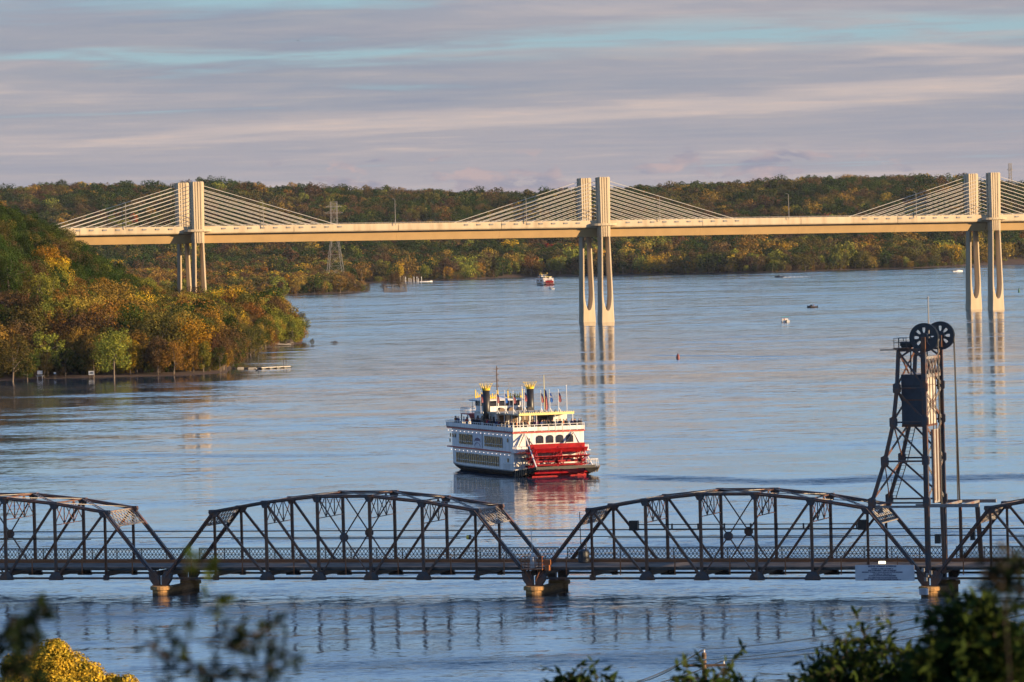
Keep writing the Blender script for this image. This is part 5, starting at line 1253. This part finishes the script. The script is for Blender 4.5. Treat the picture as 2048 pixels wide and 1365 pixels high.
# ------------------------------------------------------------------ small craft
def runabout(px, py, L, Wd, heading, label, hullm, canopy=None, crew=1, cab=False, cat='motorboat'):
    r = empty('motor_boat', un(px, py), heading, label, cat, 'small boats on the river')
    b = B(); secs = []
    for t, w, zt in ((0, .95, .75), (.3, 1, .8), (.6, .92, .9), (.85, .5, 1.05), (1, .06, 1.2)):
        y = -L / 2 + L * t; ww = w * Wd / 2; secs.append([(-ww, y, zt), (-ww * .9, y, .1), (0, y, -.3), (ww * .9, y, .1), (ww, y, zt)])
    b.sweep(secs); b.build('hull', hullm, r)
    b = B(); b.sweep([[(-Wd * .40, y, z), (Wd * .40, y, z), (Wd * .34, y, z + h), (-Wd * .34, y, z + h)] for y, z, h in ((-L * .05, .8, .75), (L * .12, .8, .8), (L * .3, .9, .15))]); b.build('windscreen_cabin', GLASS if not cab else BOATW, r)
    b = B(); b.box(-.25, .25, -L / 2 - .45, -L / 2, -.1, 1.1); b.build('outboard_motor', BLACK, r)
    if canopy is not None:
        b = B(); b.box(-Wd * .42, Wd * .42, -L * .35, L * .05, 2.35, 2.5); b.build('canopy', canopy, r)
        b = B()
        for x in (-Wd * .38, Wd * .38):
            for y in (-L * .32, L * .02): b.beam((x, y, .7), (x, y, 2.4), .06, .06)
        b.build('canopy_frame', GALV, r)
    for k in range(crew):
        o = link_mesh('person', pms[(k * 2 + len(label)) % 6]); o.location = r.matrix_basis @ Vector((0, 0, 0)); rot = Matrix.Rotation(heading, 4, 'Z')
        o.location = un(px, py) + rot @ Vector((-.4 + .8 * k, -L * .18, .15)); o.rotation_euler = (0, 0, heading); tag(o, 'person %saboard the %s' % ('second ' if k else '', label.split(' with')[0].split(' near')[0]), 'person', 'people in small boats')
    return r
TEAL = plain('teal_canvas', (.02, .25, .22), .8)
runabout(1570, 645, 7.5, 3.6, R(4), 'white cabin cruiser with teal canopy seen from astern', WHITE, TEAL, 1, True)
runabout(1559, 555, 8, 3.2, R(75), 'speedboat with a white wake near the far shore', plain('dark_hull', (.05, .05, .06), .5), None, 1)
runabout(1915, 544, 9.5, 3.4, R(-70), 'white motor yacht left of the right bridge pylon legs', WHITE, None, 1, True)
runabout(1624, 616, 5.0, 1.9, R(90), 'low dark fishing skiff with two people', plain('brown_skiff', (.10, .07, .05), .6), None, 2)
runabout(1102, 579, 6, 2.5, R(30), 'small white boat just below the distant paddle boat', WHITE, None, 1)
runabout(852, 564.5, 12, 3.5, R(-80), 'white moored boat with an open deck near the marina piles', WHITE, None, 0)
b = B(); rg = np.random.default_rng(3)   # foam behind the speedboat
p0 = un(1566, 555.5); 
for k in range(26):
    t = k / 25; x = p0.x + t * 22; w = .5 * (1 - t) + .12; b.box(x, x + 1.0, p0.y + rg.uniform(-1.5, 1.5) - w * 2, p0.y + w * 2, -.05, .05 + .7 * (1 - t) * rg.random())
tag(b.build('wake_foam', WHITE), 'white foam trail behind the speedboat near the far shore', 'foam', kind='stuff')
def buoy(px, py, m, label, h=1.6):
    r = empty('channel_buoy', un(px, py), 0, label, 'buoy', None)
    b = B(); b.lathe([(.5, -.3), (.55, .1), (.5, .9), (.12, h), (.03, h + .05)], (0, 0, 0), 12); b.build('float', m, r)
    b = B(); b.lathe([(.16, h - .2), (.18, h), (.05, h + .15)], (0, 0, 0), 8); b.build('top_mark', BLACK, r)
buoy(1356, 718, plain('buoy_red', (.16, .035, .03), .5), 'small red channel buoy in the middle of the river'); buoy(2038, 585, plain('buoy_green', (.02, .10, .05), .5), 'tiny dark green channel buoy at the right edge', 2.6)
# floating dock
D1_, D2_ = un(519, 739), un(578, 736); dk = empty('floating_dock', D1_, math.atan2((D2_ - D1_).y, (D2_ - D1_).x), 'pale floating dock with thin posts off the left shore', 'dock'); dL = (D2_ - D1_).length
for k in range(4):
    b = B(); b.box(k * dL / 4, (k + 1) * dL / 4 - .12, -1, 1, .35, .6); b.build('deck_section', WOODL, dk)
    b = B(); b.box(k * dL / 4 + .4, k * dL / 4 + 1.3, -.9, .9, -.3, .35); b.build('float', BLACK, dk)
for x, h in ((.4, 4.4), (dL - 1.4, 2.9), (dL - .3, 3.2)): b = B(); b.tube((x, .9, -1), (x, .9, h), .1, n=6); b.build('mooring_post', BLACK, dk)
D0_ = un(464, 738); 
for k, (px, w) in enumerate(((468, 1.2), (482, 2.2), (493, 1.6), (505, 2.6))):
    q = un(px, 738 + .2 * k); b = B(); b.box(-w / 2, w / 2, -.6, .6, -.2, .35); b.box(-w / 2 + .1, w / 2 - .3, -.5, .5, .35, .5); o = b.build('dock_float', WOODL if k % 2 else BLACK); o.location = q; tag(o, 'low broken dock float in line left of the floating dock, %s' % ORD[k], 'dock float', 'loose dock floats')
# white signs standing in the water at the left shore
def shore_sign(px, py, w, h, label, mark, leg=1.6):
    r = empty('shore_sign', un(px, py), R(-5), label, 'sign', None)
    b = B(); b.box(-w / 2, w / 2, -.06, .06, leg, leg + h); b.build('board', WHITE, r)
    if mark:
        b = B(); b.box(-w * .22, w * .22, -.1, -.06, leg + h * .35, leg + h * .65); b.box(-w * .3, -w * .22, -.1, -.06, leg + h * .4, leg + h * .6); b.box(w * .22, w * .3, -.1, -.06, leg + h * .4, leg + h * .6); b.build('dark_marking', BLACK, r)
    b = B(); b.box(-w * .35, -w * .28, .06, .2, -1, leg + h); b.box(w * .28, w * .35, .06, .2, -1, leg + h); b.build('sign_leg', WOOD, r); return r
shore_sign(183, 757, 1.7, 1.2, 'square white notice board with a dark mark at the left shore', True, 1.0)
s2 = shore_sign(80, 759, 1.6, 1.1, 'pale notice board above a white bench-like rail at the left shore', False, 1.5); b = B(); b.box(-1.1, 1.1, -.3, .3, .95, 1.1); b.box(-.8, -.7, -.2, .2, -.5, .95); b.box(.7, .8, -.2, .2, -.5, .95); b.build('rail_bench', WHITE, s2)
shore_sign(110, 758, .7, .6, 'tiny reddish marker between the two white boards', False, 1.4)
# flooded houseboat / crib, marina piles
hb_ = empty('timber_crib', un(792, 584), R(-6), 'broken timber crib with bushes standing in the water near the far spit', 'timber crib')
for k in range(4): b = B(); b.box(-9, 9, -3 + k * .2, -2.6 + k * .2, .2 + k * .8, .65 + k * .8); b.build('timber', WOOD, hb_)
b = B(); b.beam((-8, -2.6, 4.8), (2, -2.6, 5.6), .4, .5); b.beam((3, -2.6, 5.2), (9, -2.6, 4.6), .4, .5)
for x in (-8, -2, 4, 8): b.box(x - .2, x + .2, -3, -2.6, 0, 5.2)
b.build('fallen_roof_beam', WOOD, hb_)
for k, px in enumerate((801, 804.5, 808, 811.5, 818, 822, 828, 834, 837, 843)):
    b = B(); b.tube((0, 0, -1), (0, 0, 4.6 if k not in (4, 5, 8) else 3.2), .26, n=7); b.lathe([(.3, 4.5 if k not in (4, 5, 8) else 3.1), (.1, 5.1 if k not in (4, 5, 8) else 3.7)], (0, 0, 0), 7); o = b.build('mooring_pile', WHITE); o.location = un(px, 564.5); tag(o, 'white mooring pile off the far shore, %s of the row' % ORD[k], 'mooring pile', 'white mooring piles')
# fallen log and flooded bushes off the left point
b = B(); rg = np.random.default_rng(9); b.tube((-4, 0, .8), (3.5, 0, .3), .28, .2, 8); b.tube((1, 0, .4), (4.6, .5, 1.2), .15, .05, 6); b.tube((-4, 0, .8), (-5.5, 0, 1.8), .2, .05, 6); o = b.build('fallen_log', plain('bleached_log', (.4, .36, .3), .9)); o.location = un(566, 691); o.location.y -= 8; tag(o, 'bleached fallen log lying in the water at the tip of the left point', 'log')
def bush(px, py, h, w, ci, label, si=5):
    r = empty('flooded_bush', un(px, py), 1.0, label, 'bush', None); r.scale = (h * w, h * w, h); link_mesh('foliage', crown_mesh(0, si, ci), r); link_mesh('stem', wood_mesh(0, si), r)
bush(624, 690, 2.6, .7, 2, 'lone olive bush standing in the water right of the left point'); bush(668, 688, 1.2, 2.2, 4, 'low reedy clump in the water farthest right of the left point'); bush(608, 691, 1.0, 1.8, 4, 'low brown brush at the waterline of the left point')
for k, px in enumerate((768, 790, 802)): bush(px, 581, (7, 15, 12)[k], .8, 4 if k != 1 else 3 + 1, ('small brown bush left of the timber crib', 'tall brown bush growing behind the timber crib', 'brown bush right part of the timber crib')[k], 5 if k == 0 else 0)
# transmission tower on the spit, radio mast on the ridge
def lattice_tower(loc, H, wb, wt, arms, label, t=.35, mat=GALV):
    r = empty('lattice_tower', loc, R(12), label, 'lattice tower'); n = 9
    lev = [H * (1 - (1 - i / n) ** 1.25) for i in range(n + 1)]; hwid_ = lambda z: wb / 2 + (wt / 2 - wb / 2) * min(1, z / (H * .62))
    for sx in (-1, 1):
        for sy in (-1, 1):
            b = B()
            for z0, z1 in zip(lev[:-1], lev[1:]): b.beam((sx * hwid_(z0), sy * hwid_(z0), z0), (sx * hwid_(z1), sy * hwid_(z1), z1), t, t)
            b.build('corner_leg', mat, r)
    for z0, z1 in zip(lev[:-1], lev[1:]):
        b = B()
        for a in range(4):
            c = [(-1, -1), (1, -1), (1, 1), (-1, 1)]; p, q = c[a], c[(a + 1) % 4]
            P = lambda s, z: (s[0] * hwid_(z), s[1] * hwid_(z), z)
            b.beam(P(p, z0), P(q, z1), t * .5, t * .5); b.beam(P(q, z0), P(p, z1), t * .5, t * .5); b.beam(P(p, z1), P(q, z1), t * .5, t * .5)
        b.build('bracing', mat, r)
    for z, w in arms:
        b = B(); b.beam((-w, 0, z), (w, 0, z), t * .9, t * 1.4); b.beam((-w, 0, z), (0, 0, z + 3), t * .6, t * .6); b.beam((w, 0, z), (0, 0, z + 3), t * .6, t * .6); b.build('cross_arm', mat, r)
    return r
tp = at(672, 588, 3720); TZ = float(far_z(np.array([tp.x]), np.array([tp.y]))[0][0]); tt = at(664, 404, 3720).z
lattice_tower((tp.x, tp.y, 1.0), tt - 1.0, 15.5, 5.0, ((tt * .86, 7.5), (tt * .93, 6.5), (tt * .70, 9)), 'tall grey transmission tower on the far spit behind the bridge deck', .22)
tp = at(2021, 372, 5750); tt = at(2021, 327, 5750).z; lattice_tower((tp.x, tp.y, tt - 44), 44, 7, 3, ((36, 4),), 'thin radio mast on the ridge at the far right', .4)
# birds
def bird(p, s, label, up=.3):
    b = B()
    b.sweep([[(0.1 * r_ * math.cos(a), y, .1 * r_ * math.sin(a)) for a in np.linspace(0, 2 * math.pi, 6, endpoint=False)] for y, r_ in ((-.42, .1), (-.25, .6), (0, 1), (.25, .7), (.4, .45), (.5, .1))])
    for sg_ in (-1, 1): b.add([(0, -.12, .03), (sg_ * .45, -.08, up), (sg_ * .95, -.2, up * .55), (sg_ * .45, .12, up), (0, .15, .05)], [(0, 1, 2, 3, 4)])
    o = b.build('flying_bird', plain('bird_grey', (.05, .05, .06), .8)); o.location = p; o.scale = (s, s, s); o.rotation_euler = (0, 0, R(40)); tag(o, label, 'bird')
bird(at(514, 742, 1440), 1.9, 'dark bird skimming the water below the floating dock', .45); bird(at(596, 82, 900), .5, 'tiny bird flying high in the left part of the sky', .3)
# ------------------------------------------------------------------ foreground bank: pole line and plants
def twig_tree(name, base, pts, leaf, n_leaf, ci, label, cat, r0=.05, seed=1, spread=.35, droop=.2, long=2.4, thick=.012, mat=None, chain=False):
    """plant with a stem, boughs toward given points, twigs and pointed leaflets along them"""
    rg = np.random.default_rng(seed); r = empty(name, base, 0, label, cat); base = Vector(base); w = B(); LV = []
    stem_top = Vector((sum(p[0] for p in pts) / len(pts), sum(p[1] for p in pts) / len(pts), min(p[2] for p in pts)))
    st = base.lerp(stem_top, .72); w.tube((0, 0, 0), st - base, r0, r0 * .55, 7, False)
    tips = []
    for p in pts:
        P = Vector(p); a = base.lerp(stem_top, .35 + .35 * rg.random())
        if chain and tips: a = tips[-1]
        tips.append(P); mid = a.lerp(P, .55) + Vector(rg.normal(size=3)) * spread * .25
        w.tube(a - base, mid - base, r0 * .5, r0 * .3, 5, False); w.tube(mid - base, P - base, r0 * .3, thick, 5, False); L = (P - mid)
        for k in range(n_leaf):
            t = rg.random() ** .7; c = mid.lerp(P, t); tw = Vector(rg.normal(size=3)).normalized() * spread * (.4 + .9 * rg.random()); tw.z -= droop * spread * .5; e_ = c + tw
            w.tube(c - base, e_ - base, thick, thick * .4, 3, False)
            for q in range(9):
                s = c.lerp(e_, .15 + .85 * q / 8); d = (tw.normalized() + Vector(rg.normal(size=3)) * .7).normalized(); d.z -= droop; d.normalize(); nrm = d.cross(Vector(rg.normal(size=3))).normalized(); ll = leaf * (.6 + .7 * rg.random()); sd = nrm * ll / long / 2
                LV += [s, s + d * ll * .45 + sd, s + d * ll, s + d * ll * .45 - sd]
    V = np.array([tuple(v - base) for v in LV]); link_mesh('foliage', npmesh('foliage', V, np.arange(len(V)).reshape(-1, 4), [FOL[ci] if mat is None else mat]), r); w.build('branches', DARKBARK, r); return r
DARKBARK = plain('dark_twig_bark', (0.03, 0.022, 0.016), 0.9)
def gz(x, y): return float(bank_z(np.array([x]), np.array([y])))
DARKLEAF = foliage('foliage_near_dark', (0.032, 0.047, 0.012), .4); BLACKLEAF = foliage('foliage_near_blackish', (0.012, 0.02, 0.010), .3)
def rooted(px, py, d): q = at(px, py, d); return q
def plant(name, D, pix, leaf, n, mat, label, seed, spread, basepx=None, r0=.05, droop=.2, cat='tree', thick=.004, chain=False):
    pts = [tuple(at(px, py, D * (1 + dz))) for px, py, dz in pix]; bx = basepx if basepx is not None else sum(p[0] for p in pix) / len(pix)
    b0 = at(bx, 1600, D); twig_tree(name, (b0.x, b0.y, gz(b0.x, b0.y)), pts, leaf, n, 0, label, cat, r0, seed, spread, droop, 2.6, thick, mat, chain)
# out-of-focus twigs at the lower left, very near
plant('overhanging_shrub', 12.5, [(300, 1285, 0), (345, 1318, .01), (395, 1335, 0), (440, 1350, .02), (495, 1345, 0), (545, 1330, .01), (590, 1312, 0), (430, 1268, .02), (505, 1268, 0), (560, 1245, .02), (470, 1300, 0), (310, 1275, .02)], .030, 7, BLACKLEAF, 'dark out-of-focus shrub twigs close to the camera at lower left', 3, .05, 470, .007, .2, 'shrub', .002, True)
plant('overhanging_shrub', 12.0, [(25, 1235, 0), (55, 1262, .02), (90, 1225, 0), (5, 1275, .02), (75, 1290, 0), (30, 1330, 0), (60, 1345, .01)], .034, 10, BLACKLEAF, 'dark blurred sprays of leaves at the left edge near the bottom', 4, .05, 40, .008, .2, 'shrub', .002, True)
plant('overhanging_shrub', 12.0, [(370, 1120, 0), (410, 1135, .02), (430, 1205, 0)], .04, 4, DARKLEAF, 'thin blurred green sprig in front of the truss joint left of centre', 5, .03, 400, .003, .2, 'shrub', .0015, True)
# yellow tree at the lower left corner
def leafy(name, D, blobs, leaf, n, mat, label, seed, cat='tree', pxm=None):
    s = FPX / D; C = []; Rr = []
    for px, py, r_ in blobs: q = at(px, py, D + random.uniform(-.3, .3) * r_ / s * 2); C.append(tuple(q)); Rr.append(r_ / s)
    C = np.array(C); Rr = np.array(Rr); rg = np.random.default_rng(seed)
    b0 = Vector((C[:, 0].mean(), C[:, 1].mean(), 0)); b0.z = gz(b0.x, b0.y); r = empty(name, b0, 0, label, cat)
    V, F = leafcloud(C, Rr, n, leaf, rg, 1.0, .95); link_mesh('crown', npmesh('crown', V - np.array(b0), F, [mat]), r)
    w = B(); w.tube((0, 0, -.3), (0, 0, (C[:, 2].mean() - b0.z) * .8), .16, .08, 8, False)
    for c in C:
        a = Vector((0, 0, (C[:, 2].mean() - b0.z) * (.3 + .45 * rg.random()))); e_ = Vector(c) - b0; m_ = a.lerp(e_, .6) + Vector((0, 0, -.1)); w.tube(a, m_, .06, .035, 5, False); w.tube(m_, e_, .035, .012, 5, False)
    w.build('trunk', BARK, r); return r
leafy('yellow_tree', 120, [(105, 1318, 42), (70, 1345, 40), (140, 1345, 45), (30, 1335, 30), (175, 1360, 40), (110, 1385, 60), (40, 1385, 50), (225, 1368, 22), (255, 1372, 24), (200, 1400, 50), (112, 1300, 24)], .065, 42000, foliage('foliage_bright_gold', (0.32, 0.18, 0.022), .5), 'bright golden tree top catching the sun in the lower left corner', 5)
# dark leafy trees at lower right
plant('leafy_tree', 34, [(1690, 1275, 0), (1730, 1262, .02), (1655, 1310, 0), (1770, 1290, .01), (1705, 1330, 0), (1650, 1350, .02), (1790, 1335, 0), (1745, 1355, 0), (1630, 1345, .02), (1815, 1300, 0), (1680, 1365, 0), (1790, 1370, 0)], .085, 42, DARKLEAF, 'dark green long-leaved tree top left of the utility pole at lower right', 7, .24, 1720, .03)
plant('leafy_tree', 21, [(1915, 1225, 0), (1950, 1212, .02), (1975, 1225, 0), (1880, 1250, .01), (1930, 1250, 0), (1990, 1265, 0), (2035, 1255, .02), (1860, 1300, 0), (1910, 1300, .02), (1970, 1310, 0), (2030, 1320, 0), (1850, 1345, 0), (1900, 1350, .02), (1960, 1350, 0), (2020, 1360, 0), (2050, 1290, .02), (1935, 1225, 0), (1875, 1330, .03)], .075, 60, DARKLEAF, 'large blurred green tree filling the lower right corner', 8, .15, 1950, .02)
plant('leafy_tree', 34, [(1375, 1340, 0), (1405, 1330, .01), (1445, 1335, 0), (1470, 1345, .02), (1400, 1355, 0), (1485, 1352, 0)], .08, 26, DARKLEAF, 'low dark leafy tree top around the wooden utility pole', 9, .22, 1425, .025)
plant('leafy_tree', 34, [(1130, 1352, 0), (1160, 1345, .01), (1195, 1350, 0), (1220, 1356, .02), (1165, 1360, 0)], .08, 22, DARKLEAF, 'small dark treetop just showing at the bottom centre', 10, .20, 1175, .025)
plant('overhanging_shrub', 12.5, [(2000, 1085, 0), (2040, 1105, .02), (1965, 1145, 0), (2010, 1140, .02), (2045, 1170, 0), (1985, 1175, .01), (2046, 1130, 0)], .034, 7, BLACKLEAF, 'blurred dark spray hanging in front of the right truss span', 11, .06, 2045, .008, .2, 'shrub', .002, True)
# poles and wires
def pole(px, ptop, D, label, arm=True):
    t = at(px, ptop, D); g = gz(t.x, D); r = empty('utility_pole', (t.x, t.y, g), R(-8), label, 'utility pole', 'utility poles in the foreground'); h = t.z - g
    b = B(); b.tube((0, 0, -.5), (0, 0, h), .16, .12, 10); b.build('pole', POLEW, r)
    b = B(); b.box(-1.15, 1.15, -.06, .06, h - .75, h - .62); b.build('cross_arm', POLEW, r)
    pts = []
    for x, z in ((-1.05, h - .62), (0, h), (1.05, h - .62)):
        b = B(); b.lathe([(.03, 0), (.07, .04), (.04, .1), (.07, .15), (.03, .22)], (x, 0, z), 8); b.build('insulator', SIGNW, r); pts.append(Vector((t.x, t.y, g)) + Matrix.Rotation(R(-8), 3, 'Z') @ Vector((x, 0, z + .2)))
    return r, pts
_, W1 = pole(1408, 1306, 250, 'wooden utility pole with crossarm at the bottom right of centre'); _, W2 = pole(1957, 1216, 200, 'wooden utility pole behind the blurred tree in the lower right corner')
G3 = [at(1240 - 20 * k, 1368 + 8 * k, 300) for k in range(3)]; G4 = [at(2120, 1200 + 12 * k, 150) for k in range(3)]
for k in range(3):
    b = B(); P = [G3[k], W1[k], W2[k], G4[k]]
    for i in range(3):
        n = 10
        for j in range(n):
            f = lambda t: P[i].lerp(P[i + 1], t) - Vector((0, 0, .35 * 4 * t * (1 - t)))
            b.tube(f(j / n), f((j + 1) / n), .042, n=6, cap=False)
    o = b.build('power_line', CABLE); tag(o, ('nearest-lying lower power line wire crossing the lower right', 'topmost power line wire running from pole top to pole top', 'power line wire on the right end of the crossarms')[k], 'wire', 'power line wires')
